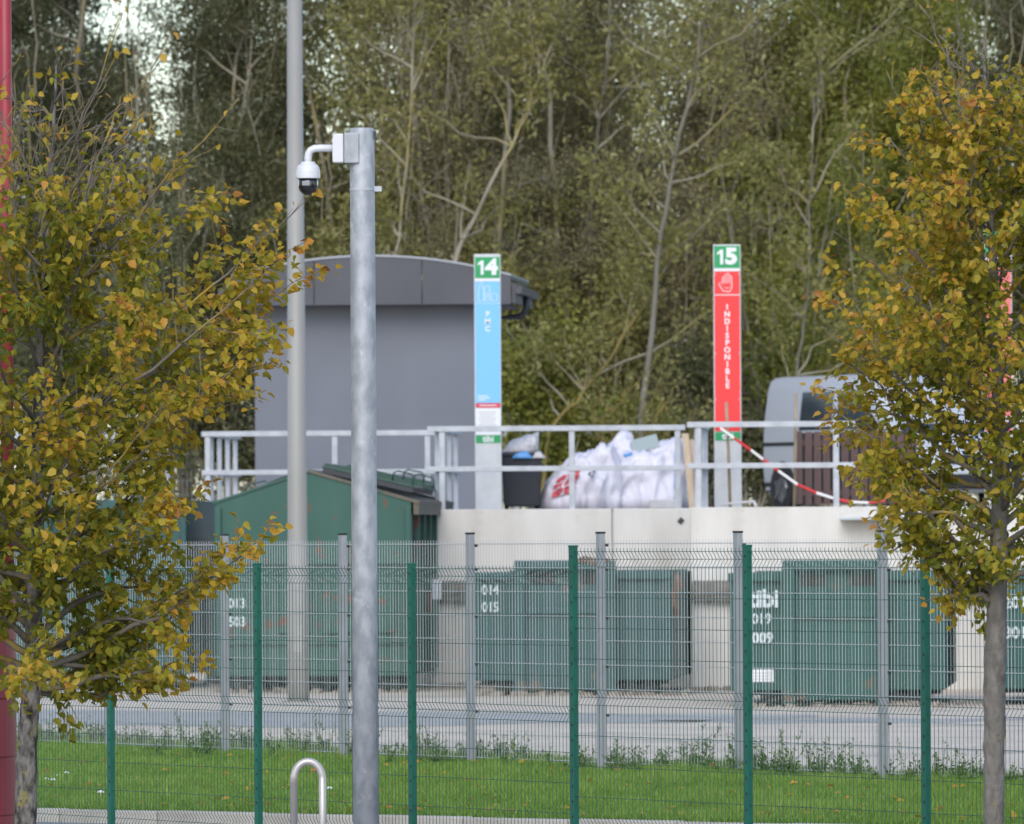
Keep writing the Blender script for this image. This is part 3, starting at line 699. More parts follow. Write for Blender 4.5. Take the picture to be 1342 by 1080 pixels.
# far fence at the back of the platform
ff = empty('far_mesh_fence', (2, 147, ZQ), 0, 'far pale mesh fence with a flat top rail at the back of the platform', 'fence')
fa, fb = Vector((-9, 147.6, ZQ)), Vector((12, 146.2, ZQ))
fe = (fb - fa).normalized(); FRm = Matrix.Rotation(math.atan2(fe.y, fe.x), 3, 'Z')
build(MB().box((fa + fb) / 2 + Z * 1.27, (21, .05, .12), FRm), 'top_rail', M['galv_rail'], ff)
for k in range(8):
    p = fa + fe * (.3 + k * 2.75 + .55); build(MB().box(p + Z * .65, (.09, .06, 1.3), FRm), 'post', M['galv_rail'], ff)
    mesh_panel(ff, p, p + fe * 2.7, ZQ + 1.2, ZQ + .03, [ZQ + .1 + .22 * j for j in range(6)], [], .006, M['far_wire'], pitch=.07)

# ------------------------------------------------------------------ rubbish on the platform: white bulk bags, bin, boards
def crumple(x, y, z, seed, amp):
    q = Vector((x * 3.1 + seed, y * 3.1, z * 3.1))
    a_ = noise.noise(q) * .6 + (1 - abs(noise.noise(q * 1.9 + Vector((7, 3, seed))))) ** 3 * .7 + (1 - abs(noise.noise(q * 4.3))) ** 4 * .28 - .5
    return a_ * amp
def bag(name, D, prof, depth, seed, m, label, amp=.07, group=None, base=ZQ, cat='bag'):
    """prof: silhouette (px x, px y of the top edge) left to right"""
    xs = [px(x, 640, D).x for x, y in prof]; hs = [max(.02, px(x, y, D).z - base) for x, y in prof]
    nx, nt = 44, 40; vs = []
    X = np.linspace(xs[0], xs[-1], nx); Hh = np.interp(X, xs, hs)
    def P(x, h, t):          # t 0..1 front foot -> top -> back foot
        a_ = math.pi * t; u = (x - xs[0]) / (xs[-1] - xs[0]); ed = max(.08, (1 - abs(2 * u - 1) ** 4)) ** .5
        y = -math.copysign(abs(math.cos(a_)) ** .75, math.cos(a_)) * depth / 2 * ed; z = h * math.sin(a_) ** .62
        dz = crumple(x, y, z, seed, amp) * min(1, z * 6 + .15)
        nr = Vector((0, y / (depth * .5) , z / max(h, .05) * .6)); nr = nr.normalized() if nr.length > .01 else Vector((0, 0, 1))
        return Vector((x + .4 * dz, D + y, base + z)) + nr * dz
    for i in range(nx):
        for j in range(nt): vs.append(P(X[i], Hh[i], j / (nt - 1)))
    fs = [(i * nt + j, (i + 1) * nt + j, (i + 1) * nt + j + 1, i * nt + j + 1) for i in range(nx - 1) for j in range(nt - 1)]
    fs += [tuple(range(nt)), tuple((nx - 1) * nt + j for j in range(nt))[::-1]]
    fs += [(i * nt, i * nt + nt - 1, (i + 1) * nt + nt - 1, (i + 1) * nt) for i in range(nx - 1)]
    for v_ in vs: v_.z = max(v_.z, base + .002)
    mb = MB().add(vs, fs); e = empty(name, (X[nx // 2], D, base), 0, label, cat, group)
    build(mb, 'fabric', m, e, smooth=True)
    return e, lambda x, t, o=.012: P(x, float(np.interp(x, xs, hs)), t) + Vector((0, -o, o * .3))
def patch(e, fn, xa, xb, ta, tb, m, nm, shear=0.0, o=.012, n=10):
    vs = []; 
    for i in range(n):
        for j in range(n):
            t = ta + (tb - ta) * j / (n - 1); vs.append(fn(xa + (xb - xa) * i / (n - 1) + shear * (t - ta), t, o))
    fs = [(i * n + j, (i + 1) * n + j, (i + 1) * n + j + 1, i * n + j + 1) for i in range(n - 1) for j in range(n - 1)]
    return build(MB().add(vs, fs), nm, m, e, smooth=True)
DBG = 122.6
G_ = 'white bulk bags piled on the platform'
eb, fb_ = bag('bulk_bag', DBG, [(703, 664), (708, 648), (715, 632), (733, 613), (752, 600), (770, 591), (785, 584), (800, 584), (812, 600), (818, 625), (820, 664)], .95, 3.3, M['bag'], 'slumped white bulk bag with red printed patch behind railing', .15, G_)
xx = lambda x: px(x, 640, DBG).x
patch(eb, fb_, xx(722), xx(752), .05, .22, M['bag_red'], 'red_print', shear=.5, o=.03, n=24)
for q in (.10, .16): patch(eb, fb_, xx(724), xx(754), q, q + .012, M['bag'], 'white_print_line', shear=.5, o=.036, n=16)
patch(eb, fb_, xx(736), xx(739), .05, .22, M['bag'], 'white_print_line', shear=.5, o=.036, n=16)
for k, ch in enumerate('aaa'):
    p = fb_(xx(749 + k * 12), .30 - .085 * k, .05); I = root_matrix(eb).inverted() @ p
    text(eb, ch, .20, I, M['ink'], .004, rot=(math.radians(80), math.radians(32), 0))
    text(eb, ch, .20, I + Vector((0, -.006, 0)), M['bag'], -.007, rot=(math.radians(80), math.radians(32), 0))
eb2, fb2 = bag('bulk_bag', DBG + .25, [(786, 664), (788, 630), (796, 604), (812, 597), (830, 592), (850, 588), (868, 582), (884, 576), (895, 575), (901, 586), (903, 630), (901, 664)], 1.0, 9.1, M['bag'], 'boxy white bulk bag with a blue strap against the railing', .13, G_)
patch(eb2, fb2, xx(884), xx(887), .04, .36, M['blue_plastic'], 'strap', o=.02, n=8)
eb3, fb3 = bag('bulk_bag', DBG + .55, [(784, 640), (790, 590), (800, 578), (808, 570), (818, 565), (826, 567), (834, 576), (846, 580), (858, 586), (872, 590), (884, 582), (893, 585), (897, 600), (899, 640)], .7, 17.7, M['bag'], 'peaked crumpled white bag topping the pile of bulk bags', .12, G_)
bd = build(MB().box(px(846, 582, DBG + .15), (.34, .03, .20), Matrix.Rotation(-.25, 3, 'Y') @ Matrix.Rotation(-.5, 3, 'X')), 'grey_board', M['card']); tag(bd, 'small grey-green board lying on top of the white bags', 'board')
bd = build(MB().box(px(823, 596, DBG - .40), (.12, .05, .05), Matrix.Rotation(-.3, 3, 'Y')), 'blue_scrap', M['blue_plastic'], bevel=.015); tag(bd, 'small bright blue plastic scrap lying on the white bags', 'scrap')
lp = MB().prism([(-.06, 0), (.07, 0), (.0, 1.0), (-.13, 1.0)], px(903, 664, DBG - .2), EX, EY, EZ, .05)
lb = empty('leaning_boards', px(900, 664, DBG - .2), 0, 'pale timber board leaning beside the right end of the bags', 'board')
lb.location.z = ZQ; PM[lb] = Matrix.Translation(lb.location)
P0 = lb.location
local(MB().prism([(-.0, 0), (.08, 0), (.0, .98), (-.09, .98)], Vector((.03, 0, 0)), EX, EY, EZ, .04), 'plank', M['timber'], lb, bevel=.004)
local(MB().prism([(.06, 0), (.14, 0), (.10, .90), (.02, .90)], Vector((.02, .08, 0)), EX, EY, EZ, .04), 'plank', M['timber'], lb, bevel=.004)
local(lbox((-.28, -.15, .06), (.42, .3, .11)), 'offcut', M['bag2'], lb, bevel=.01)

DB = 122.2; PB = px(684, 664, DB); PB.z = ZQ
bn = empty('waste_bin', PB, 0, 'black plastic bin overflowing with white bags beside sign 14', 'bin')
def taper(w0, d0, w1, d1, z0, z1):
    return MB().add([(-w0, -d0, z0), (w0, -d0, z0), (w0, d0, z0), (-w0, d0, z0), (-w1, -d1, z1), (w1, -d1, z1), (w1, d1, z1), (-w1, d1, z1)], [(3, 2, 1, 0), (4, 5, 6, 7), (0, 1, 5, 4), (1, 2, 6, 5), (2, 3, 7, 6), (3, 0, 4, 7)])
local(taper(.235, .28, .262, .32, .04, .70), 'body', M['bin'], bn, bevel=.02)
local(lbox((0, 0, .715), (.58, .68, .05)), 'rim', M['bin'], bn, bevel=.015)
for x in (-.2, .2): local(MB().sweep([(x - .03, .25, .08), (x + .03, .25, .08)], .08, 14), 'wheel', M['tyre'], bn, smooth=True)
bag('plastic_sack', DB - .02, [(656, 606), (659, 592), (668, 580), (684, 574), (700, 570), (709, 568), (713, 574), (711, 590), (706, 600)], .55, 23.0, M['bag2'], 'off-white folded sack lying on top of the black bin', .06, base=ZQ + .74, cat='sack')
bag('plastic_sack', DB - .30, [(671, 600), (676, 594), (684, 592), (693, 593), (698, 601)], .16, 31.0, M['blue_plastic'], 'small blue plastic sack squeezed onto the black bin', .03, base=ZQ + .66, cat='sack')
bag('plastic_sack', DB - .28, [(697, 600), (702, 592), (709, 591), (715, 599)], .16, 35.0, M['bag2'], 'tiny white plastic sack hanging over the bin corner', .03, base=ZQ + .66, cat='sack')

# stakes, barrier tape, debris by sign 15
DT = 117.25
for (xa, ya, xb, yb, lab) in ((952, 527, 957, 664, 'short weathered wooden stake in front of sign 15'), (1043, 515, 1041, 664, 'thin pale wooden stake beside the brown slats')):
    A, B = px(xb, yb, DT + .25), px(xa, ya, DT + .25); A.z = ZQ
    o = build(MB().sweep([A, A.lerp(B, .5) + Vector((.004, 0, 0)), B], [.021, .021, .019], 7), 'wooden_stake', M['stake'], smooth=True); tag(o, lab, 'stake', 'wooden stakes holding the tape')
tp_ = [(944, 561), (962, 574), (984, 590), (1000, 602), (1020, 617), (1045, 635), (1070, 646), (1092, 653), (1115, 658), (1138, 659), (1160, 656)]
tape = empty('barrier_tape', px(1040, 630, DT - .06), 0, 'red and white barrier tape sagging across the railing below sign 15', 'tape')
ptx = np.interp(np.linspace(0, 10, 41), range(11), [a_ for a_, b_ in tp_]); pty = np.interp(np.linspace(0, 10, 41), range(11), [b_ for a_, b_ in tp_])
cols = 'wrrwwrrwwrrwwrrw'
for k in range(0, 40, 4):
    mb = MB(); seg = [px(ptx[j], pty[j], DT - .03 - .002 * j) for j in range(k, k + 5)]
    vs = []
    for j, q in enumerate(seg):
        tw = .35 * math.sin((k + j) * .5); w_ = Vector((.006, .014 * math.sin(tw), .017 * math.cos(tw)))
        vs += [q - w_, q + w_, q - w_ + Vector((0, .003, 0)), q + w_ + Vector((0, .003, 0))]
    fs = []
    for j in range(4):
        a_ = j * 4; fs += [(a_, a_ + 4, a_ + 5, a_ + 1), (a_ + 2, a_ + 3, a_ + 7, a_ + 6), (a_ + 1, a_ + 5, a_ + 7, a_ + 3), (a_, a_ + 2, a_ + 6, a_ + 4)]
    mb.add(vs, fs); build(mb, 'tape_band', M['tape_r'] if (k // 4) % 2 == 1 else M['tape_w'], tape, smooth=True)
st = empty('scrap_strips', px(965, 662, DT + .02), 0, 'pale broken strips lying on the wall edge under sign 15', 'scrap')
build(MB().sweep([px(945, 661, DT), px(965, 659, DT), px(988, 657, DT)], .016, 6), 'strip', M['bag2'], st); build(MB().sweep([px(988, 657, DT - .03), px(991, 664, DT - .05)], .02, 6), 'strip', M['bag2'], st)

# brown slatted screen
DW = 119.6; PW = px(1043, 664, DW); PW.z = ZQ
sw = empty('slatted_screen', PW, -TH, 'dark brown vertical slat screen standing in front of the van', 'screen')
SM = mesh('slat', *(lambda m: (m.v, m.f))(MB().box((0, 0, .5), (.086, .022, .93))), M['slat'])
rs = random.Random(8)
for k in range(13):
    o = bpy.data.objects.new('slat', SM); COL.objects.link(o); o.parent = sw; o.location = (.045 + k * .118, rs.uniform(-.003, .003), rs.uniform(-.008, .008)); o.rotation_euler = (0, rs.uniform(-.008, .008), rs.uniform(-.03, .03))
for z_ in (.18, .82): local(lbox((.76, .03, z_), (1.56, .03, .08)), 'crossbar', M['slat'], sw)
local(lbox((.77, .06, .5), (1.54, .012, .90)), 'gap_shade_sheet', M['bin'], sw)  # added black sheet standing in for the shade between the slats

# ------------------------------------------------------------------ silver van on the platform
DV = 139.0; PV = px(998, 650, DV); PV.z = ZQ - .02
PHI = math.radians(-65)
fwd = Vector((math.cos(PHI), math.sin(PHI), 0)); lft = Vector((-fwd.y, fwd.x, 0))
van = empty('parked_van', PV + lft * .95, PHI, 'silver grey van parked on the platform half hidden by the right tree', 'van')
ZR = [.26, .34, .55, .80, .95, 1.10, 1.45, 1.80, 1.93, 1.985, 2.0]
XF = [4.80, 4.88, 4.93, 4.88, 4.76, 4.22, 3.90, 3.55, 3.36, 3.1, 2.9]
XR = [.08, .02, .0, .0, .0, .0, .01, .03, .06, .12, .26]
HW = [.88, .93, .95, .955, .95, .945, .92, .88, .85, .80, .72]
rings = []
for z_, xf, xr, hw_ in zip(ZR, XF, XR, HW):
    rc = .10 if z_ < 1 else .09; ring = []
    for (cx_, cy_, a0) in ((xf - .22, hw_ - rc, 0), (xr + rc, hw_ - rc, 90), (xr + rc, -hw_ + rc, 180), (xf - .22, -hw_ + rc, 270)):
        rx = .22 if cx_ > 2 else rc
        for k in range(5):
            t = math.radians(a0 + 90 * k / 4); ring.append((cx_ + rx * math.cos(t), cy_ + rc * math.sin(t), z_))
    rings.append(ring)
nr = 20; vs = [p for r_ in rings for p in r_]
fs = [(i * nr + j, i * nr + (j + 1) % nr, (i + 1) * nr + (j + 1) % nr, (i + 1) * nr + j) for i in range(len(rings) - 1) for j in range(nr)] + [tuple(range(nr))[::-1], tuple((len(rings) - 1) * nr + j for j in range(nr))]
body = local(MB().add(vs, fs), 'body', M['van'], van, smooth=True)
hwz = lambda z_: float(np.interp(z_, ZR, HW)); xfz = lambda z_: float(np.interp(z_, ZR, XF))
def side(x0, x1, z0, z1, nm, m, par, off=.006, sl0=0, sl1=0, sgn=-1):
    vs = []
    for (x, z_) in ((x0, z0), (x1, z0), (x1 + sl1, z1), (x0 + sl0, z1)):
        for d_ in (-.01, off): vs.append((x, sgn * (hwz(z_) + d_), z_))
    f_ = [(1, 3, 5, 7), (6, 4, 2, 0), (0, 2, 3, 1), (2, 4, 5, 3), (4, 6, 7, 5), (6, 0, 1, 7)]
    return local(MB().add(vs, f_), nm, m, par)
for sgn in (-1, 1):
    side(1.22, 2.26, 1.20, 1.76, 'side_window', M['glass'], van, sgn=sgn, sl0=.03)
    d_ = side(2.42, 3.52, 1.20, 1.76, 'door_window', M['glass'], van, sgn=sgn, sl0=.03, sl1=-.34)
    side(.03, 3.9, .98, 1.03, 'side_moulding', M['black'], van, .012, sgn=sgn)
    side(.10, 4.2, .30, .44, 'sill', M['black'], van, .010, sgn=sgn)
    side(2.335, 2.35, .45, 1.80, 'door_gap', M['black'], van, .003, sgn=sgn)
    side(1.14, 1.15, .45, 1.85, 'door_gap', M['black'], van, .003, sgn=sgn)
    local(lbox((2.52, sgn * (hwz(1.1) + .012), 1.09), (.20, .03, .035)), 'door_handle', M['van'], van, bevel=.008)
    local(lbox((3.62, sgn * 1.06, 1.25), (.12, .22, .20)), 'wing_mirror', M['black'], van, bevel=.03)
    local(lbox((.035, sgn * .84, 1.15), (.05, .12, .55)), 'tail_light', M['lamp_red'], van, bevel=.02)
    local(lbox((4.80, sgn * .68, .80), (.14, .36, .16)), 'headlight', M['lamp_clear'], van, bevel=.04)
    for xw in (.72, 3.95):
        side_y = sgn * .955
        a_ = [(xw + .40 * math.cos(t), .33 + .42 * math.sin(t)) for t in np.linspace(0, math.pi, 13)]
        local(MB().prism([(xw - .40, .26)] + a_[::-1] + [(xw + .40, .26)], Vector((0, sgn * .955 - .012, 0)), EX, EY, Vector((0, 1, 0)), .024), 'wheel_arch', M['black'], van)
        wy = sgn * .87
        wh = local(MB().sweep([(xw, wy - .10, .33), (xw, wy - .11, .33), (xw, wy + .11, .33), (xw, wy + .10, .33)], [.24, .33, .33, .24], 28), 'tyre', M['tyre'], van, smooth=False)
        local(MB().sweep([(xw, wy + sgn * .10, .33), (xw, wy + sgn * .125, .33)], [.19, .17], 20), 'rim', M['rim'], wh)
        for q in range(5):
            t = q * 2 * math.pi / 5; local(MB().box((xw + .11 * math.cos(t), wy + sgn * .128, .33 + .11 * math.sin(t)), (.20, .02, .05), Matrix.Rotation(-t, 3, 'Y')), 'spoke', M['rim'], wh)
ws = [(xfz(z_) + .012, s_ * (hwz(z_) - .17), z_) for z_, s_ in ((1.13, -1), (1.13, 1), (1.86, 1), (1.86, -1))] + [(xfz(z_) - .02, s_ * (hwz(z_) - .17), z_) for z_, s_ in ((1.13, -1), (1.13, 1), (1.86, 1), (1.86, -1))]
local(MB().add(ws, [(0, 1, 2, 3), (7, 6, 5, 4), (0, 4, 5, 1), (1, 5, 6, 2), (2, 6, 7, 3), (3, 7, 4, 0)]), 'windscreen', M['glass'], van)
local(lbox((4.90, 0, .42), (.10, 1.6, .22)), 'bumper', M['black'], van, bevel=.03); local(lbox((4.90, 0, .74), (.06, .8, .14)), 'grille', M['black'], van, bevel=.02)
local(lbox((.0, 0, .42), (.10, 1.7, .22)), 'bumper', M['black'], van, bevel=.03)

# ------------------------------------------------------------------ leaves
LV = np.array([[0, 0, 0], [.5, 0, -.05], [1, 0, -.16], [.24, .34, .07], [.60, .27, .05], [.24, -.34, .07], [.60, -.27, .05]], np.float32)
LF = np.array([[0, 1, 3], [1, 4, 3], [1, 2, 4], [0, 5, 1], [1, 5, 6], [1, 6, 2]], np.int32)
QV = np.array([[0, 0, 0], [.45, .5, .04], [1, 0, -.05], [.45, -.5, .04]], np.float32); QF = np.array([[0, 1, 2, 3]], np.int32)
def frames(d, n):
    d = d / (np.linalg.norm(d, axis=1, keepdims=True) + 1e-9); n = n - d * (d * n).sum(1, keepdims=True)
    n = n / (np.linalg.norm(n, axis=1, keepdims=True) + 1e-9); return d, np.cross(n, d), n
def leaf_mesh(name, P, d, n, ln, wd, tint, m, quad=False, curl=None):
    d, s_, n = frames(d, n); T, TF = (QV, QF) if quad else (LV, LF)
    k = len(T); N = len(P)
    X = P[:, None, :] + d[:, None, :] * (T[None, :, 0:1] * ln[:, None, None]) + s_[:, None, :] * (T[None, :, 1:2] * wd[:, None, None]) + n[:, None, :] * (T[None, :, 2:3] * (ln if curl is None else ln * curl)[:, None, None])
    Fs = (TF[None] + (np.arange(N) * k)[:, None, None]).reshape(-1, TF.shape[1])
    return np_mesh(name, X.reshape(-1, 3), Fs, TF.shape[1], m, np.repeat(tint, k))

def wobble(A, B, n, amp, rng, bow=0.0):
    t = np.linspace(0, 1, n)[:, None]; p = A + (B - A) * t
    off = np.cumsum(rng.normal(0, amp, (n, 3)), 0); off -= off[0] + (off[-1] - off[0]) * t * .6
    p = p + off * np.minimum(1, 3 * t); p[:, 2] += bow * np.sin(math.pi * t[:, 0]); return p

# ------------------------------------------------------------------ foreground autumn trees
def autumn_tree(base, trunk, zs, Rs, n_limb, seed, label, leafn, xr, lmin=.055, tint0=.0, bare=.12, zleaf=99, shoots=(), fp=1.05, bark='bark', sprays=()):
    rng = np.random.default_rng(seed); B = np.array(base)
    t = empty('autumn_tree', base, 0, label, 'tree', 'young autumn trees before the fence')
    tr = np.array(trunk, float)           # local: x, y, z, r
    zt = tr[:, 2]
    def axis(z): return np.array([np.interp(z, zt, tr[:, 0]), np.interp(z, zt, tr[:, 1]), z])
    zz = np.linspace(zt[0], zt[-1], 150); tp = [axis(z) + np.append(rng.normal(0, .0012, 2), 0) for z in zz]; rad = np.interp(zz, zt, tr[:, 3])
    rad = rad * (1 + .01 * rng.normal(0, 1, 150))
    tb = MB().sweep(tp, list(rad), 20)
    for i_, v_ in enumerate(tb.v):
        v_ = Vector(v_); c_ = Vector(axis(v_.z)); k_ = 1 + .14 * noise.noise(v_ * 16) + .08 * noise.noise(v_ * 40); tb.v[i_] = tuple(c_ + (v_ - c_) * k_)
    local(tb, 'trunk', M[bark], t, smooth=True)
    R = lambda z: np.interp(z, zs, Rs)
    limbs = MB(); twigs = MB(); P, Dr, Nn, Ti = [], [], [], []
    z0, z1 = zs[0], zs[-1]
    for i in range(n_limb + len(sprays)):
        spr = sprays[i - n_limb] if i >= n_limb else None
        f = (i + rng.random() * .7) / n_limb; zo = z0 + .14 + (z1 - z0 - .45) * f ** fp; az = i * 2.39996 + rng.normal(0, .25)
        ze = min(z1 - .02, max(z0 + .02, zo + R(min(zo + .5, z1)) * rng.uniform(.35, .95) * min(1, -.25 + f * 4.5) + .1 * min(1, f * 5))); re = R(ze) * rng.uniform(.78, 1.06)
        A = axis(zo); E = axis(ze) + np.array([math.cos(az) * re, math.sin(az) * re, 0])
        if spr is not None: f = .5; zo = spr[0]; A = axis(zo); E = np.array([spr[1], spr[3], spr[2]]); re = .6
        lp_ = wobble(A, E, 10, .018, rng, -.10 * re if f > .2 else .12 * re); ln_ = np.linalg.norm(E - A)
        r0 = max(.008, np.interp(zo, zt, tr[:, 3]) * .45)
        limbs.sweep(lp_, list(np.linspace(r0, .0035, 10)), 6)
        ns = int(5 + ln_ * 6)
        for k in range(ns):
            u = .16 + .84 * (k + rng.random()) / ns; j = min(8, int(u * 9)); O = lp_[j] + (lp_[j + 1] - lp_[j]) * (u * 9 - j)
            dd = (E - A) / ln_ * .75 + rng.normal(0, .55, 3) + np.array([0, 0, .22]); dd /= np.linalg.norm(dd)
            sl = ln_ * rng.uniform(.16, .34) * (1.15 - .5 * u) + .08; Q = O + dd * sl
            rq = np.hypot(*(Q - axis(Q[2]))[:2]); lim = R(Q[2]) * 1.10 + .03 if spr is None else 9
            if rq > lim: Q[:2] = axis(Q[2])[:2] + (Q - axis(Q[2]))[:2] * lim / rq
            sp = wobble(O, Q, 6, .010, rng); twigs.sweep(sp, list(np.linspace(.0045, .002, 6)), 4)
            top_f = float(np.clip((zleaf - Q[2]) / .55, .06, 1))
            nl = rng.poisson(leafn * (sl / .3 + .35) * top_f) if rng.random() > bare else rng.poisson(1.0)
            for q in range(nl):
                v = rng.uniform(.1, 1.04); jj = min(4, int(v * 5)); p = sp[jj] + (sp[jj + 1] - sp[jj]) * (v * 5 - jj) + rng.normal(0, .030, 3)
                P.append(p); out = (p - axis(p[2])); out[2] = 0
                Dr.append(dd * .4 + out * .35 + rng.normal(0, .6, 3) + np.array([0, 0, -.42])); Nn.append(rng.normal(0, .55, 3) + np.array([0, -.30, .75]))
                rr_ = np.linalg.norm(out) / max(.1, R(p[2])); hh = (p[2] - z0) / (z1 - z0)
                Ti.append(tint0 + .14 + .30 * rr_ ** 2 + .17 * hh + rng.normal(0, .16) + .14 * noise.noise(Vector(p) * 2.2))
    for (x0_, z0_, x1_, z1_, y_) in shoots:              # long bare shoots sticking out of the crown
        A = np.array([x0_, y_ * .3, z0_]); E = np.array([x1_, y_, z1_]); sp = wobble(A, E, 12, .012, rng); limbs.sweep(sp, list(np.linspace(.009, .0025, 12)), 6)
        for k in range(4):
            j = int(rng.integers(4, 11)); Q = sp[j] + (E - A) * .16 + rng.normal(0, .05, 3); twigs.sweep(wobble(sp[j], Q, 5, .006, rng), list(np.linspace(.004, .0018, 5)), 4)
            for q in range(int(rng.integers(0, 3))):
                P.append(Q + rng.normal(0, .03, 3)); Dr.append(rng.normal(0, .6, 3) + np.array([0, 0, -.4])); Nn.append(rng.normal(0, .55, 3) + np.array([0, -.3, .75])); Ti.append(rng.uniform(.5, .95))
    tag(local(limbs, 'branches', M['twig'], t, smooth=True), kind='stuff'); tag(local(twigs, 'twigs', M['twig'], t), kind='stuff')
    P, Dr, Nn = np.array(P), np.array(Dr), np.array(Nn); Ti = np.clip(Ti, 0, 1); N = len(P)
    ln = rng.uniform(lmin, lmin * 1.75, N); wd = ln * rng.uniform(.8, 1.15, N)
    cu = rng.uniform(.1, 1.9, N)
    # the 300 front leaves that show largest become single leaves, the rest one mass
    W = P + B; xi = 671 + F * W[:, 0] / W[:, 1]; yi = 700 - F * (W[:, 2] - HC) / W[:, 1]
    d_, s_, n_ = frames(Dr, Nn); score = ln * np.abs(n_[:, 1]) * 2 - P[:, 1] * .045 + rng.random(N) * .02
    score[(xi < 4) | (xi > 1338) | (yi < 0) | (yi > 1080)] = -9
    top = np.argsort(-score)[:300]; rest = np.setdiff1d(np.arange(N), top)
    o = bpy.data.objects.new('foliage', leaf_mesh('foliage', P[rest], Dr[rest], Nn[rest], ln[rest], wd[rest], Ti[rest], M['leaf_fg'], curl=rng.uniform(.1, 1.9, len(rest)))); COL.objects.link(o); o.parent = t; o['kind'] = 'stuff'
    for i in top:
        q = min(9, int(Ti[i] * 10)); lo = bpy.data.objects.new('leaf', SINGLE[q]); COL.objects.link(lo); lo.parent = t
        Mx = Matrix(((d_[i, 0] * ln[i], s_[i, 0] * wd[i], n_[i, 0] * ln[i] * cu[i], P[i, 0]), (d_[i, 1] * ln[i], s_[i, 1] * wd[i], n_[i, 1] * ln[i] * cu[i], P[i, 1]), (d_[i, 2] * ln[i], s_[i, 2] * wd[i], n_[i, 2] * ln[i] * cu[i], P[i, 2]), (0, 0, 0, 1)))
        lo.matrix_basis = Mx
    print('autumn tree leaves', N)
    return t
one = np.ones(1)
SINGLE = [leaf_mesh('leaf', np.zeros((1, 3)), np.array([[1., 0, 0]]), np.array([[0., 0, 1]]), one, one, one * (q + .5) / 10, M['leaf_fg']) for q in range(10)]
# left tree
DTL = F / 215.0; b_ = px(33, 1060, DTL); b_.z = -.2
ZL_ = lambda y: 1.95 + (700 - y) / 215.0 + .2
autumn_tree(b_, [(0, 0, 0, .078), (0, 0, .35, .070), (.015, 0, .9, .062), (.05, .0, 1.3, .056), (.08, 0, 2.2, .044), (.10, 0, 3.2, .030), (.17, 0, 4.2, .016), (.22, 0, ZL_(70), .006)],
            [ZL_(905), ZL_(880), ZL_(800), ZL_(720), ZL_(640), ZL_(560), ZL_(500), ZL_(400), ZL_(340), ZL_(290), ZL_(250), ZL_(200), ZL_(150), ZL_(60)],
            [.75, 1.0, .98, 1.24, 1.0, 1.02, 1.32, 1.52, 1.58, 1.38, 1.06, .90, .58, .22], 66, 11, 'large yellowing autumn tree filling the left side before the fence', 20.5, None, sprays=[(ZL_(560), 1.56, ZL_(335), -.1), (ZL_(600), 1.52, ZL_(385), .2), (ZL_(640), 1.36, ZL_(470), -.2), (ZL_(880), 1.32, ZL_(725), -.2), (ZL_(860), 1.15, ZL_(740), .3), (ZL_(900), 1.02, ZL_(855), -.3), (ZL_(900), .80, ZL_(895), .2), (ZL_(400), 1.08, ZL_(195), -.1), (ZL_(890), .9, ZL_(800), .5)], tint0=.03, lmin=.043, fp=1.4, zleaf=ZL_(185), shoots=[(.1, ZL_(300), .62, ZL_(12), -.1), (.12, ZL_(260), .85, ZL_(60), .1), (-.05, ZL_(330), -.02, ZL_(110), -.2), (.1, ZL_(300), .30, ZL_(100), -.3), (.5, ZL_(330), 1.32, ZL_(130), 0), (.3, ZL_(250), .72, ZL_(120), -.2), (.9, ZL_(420), 1.80, ZL_(250), 0), (.2, ZL_(720), .90, ZL_(525), -1.0), (.1, ZL_(680), .75, ZL_(430), -1.1)])
DTR = F / 228.0; b_ = px(1302, 1070, DTR); b_.z = -.2
ZR_ = lambda y: 1.95 + (700 - y) / 228.0 + .2
autumn_tree(b_, [(0, 0, 0, .064), (0, 0, .4, .058), (.015, 0, 1.5, .064), (.03, 0, 1.75, .056), (.05, 0, 2.6, .042), (.02, 0, 3.6, .026), (-.02, 0, 4.3, .014), (-.03, 0, ZR_(40), .005)],
            [ZR_(800), ZR_(770), ZR_(740), ZR_(690), ZR_(620), ZR_(540), ZR_(460), ZR_(400), ZR_(300), ZR_(200), ZR_(150), ZR_(100), ZR_(30)],
            [.26, .42, .60, .76, .93, .95, 1.0, .95, .88, .82, .62, .45, .22], 70, 23, 'orange and green autumn tree with slim trunk at the right edge', 22.0, None, sprays=[(ZR_(760), -.68, ZR_(610), -.1), (ZR_(740), -.72, ZR_(545), .1), (ZR_(780), -.58, ZR_(655), -.2), (ZR_(790), -.46, ZR_(705), 0), (ZR_(790), -.30, ZR_(765), -.1), (ZR_(640), -.88, ZR_(470), -.1), (ZR_(790), -.4, ZR_(680), .3)], lmin=.037, bark='bark_smooth', zleaf=ZR_(60), shoots=[(-.1, ZR_(300), -.55, ZR_(95), 0), (-.2, ZR_(560), -.95, ZR_(430), -.3), (-.3, ZR_(640), -1.02, ZR_(520), 0), (-.1, ZR_(320), -.18, ZR_(20), .1), (-.3, ZR_(420), -.92, ZR_(300), -.1), (0, ZR_(250), -.42, ZR_(10), .1)], tint0=.05, bare=.08)

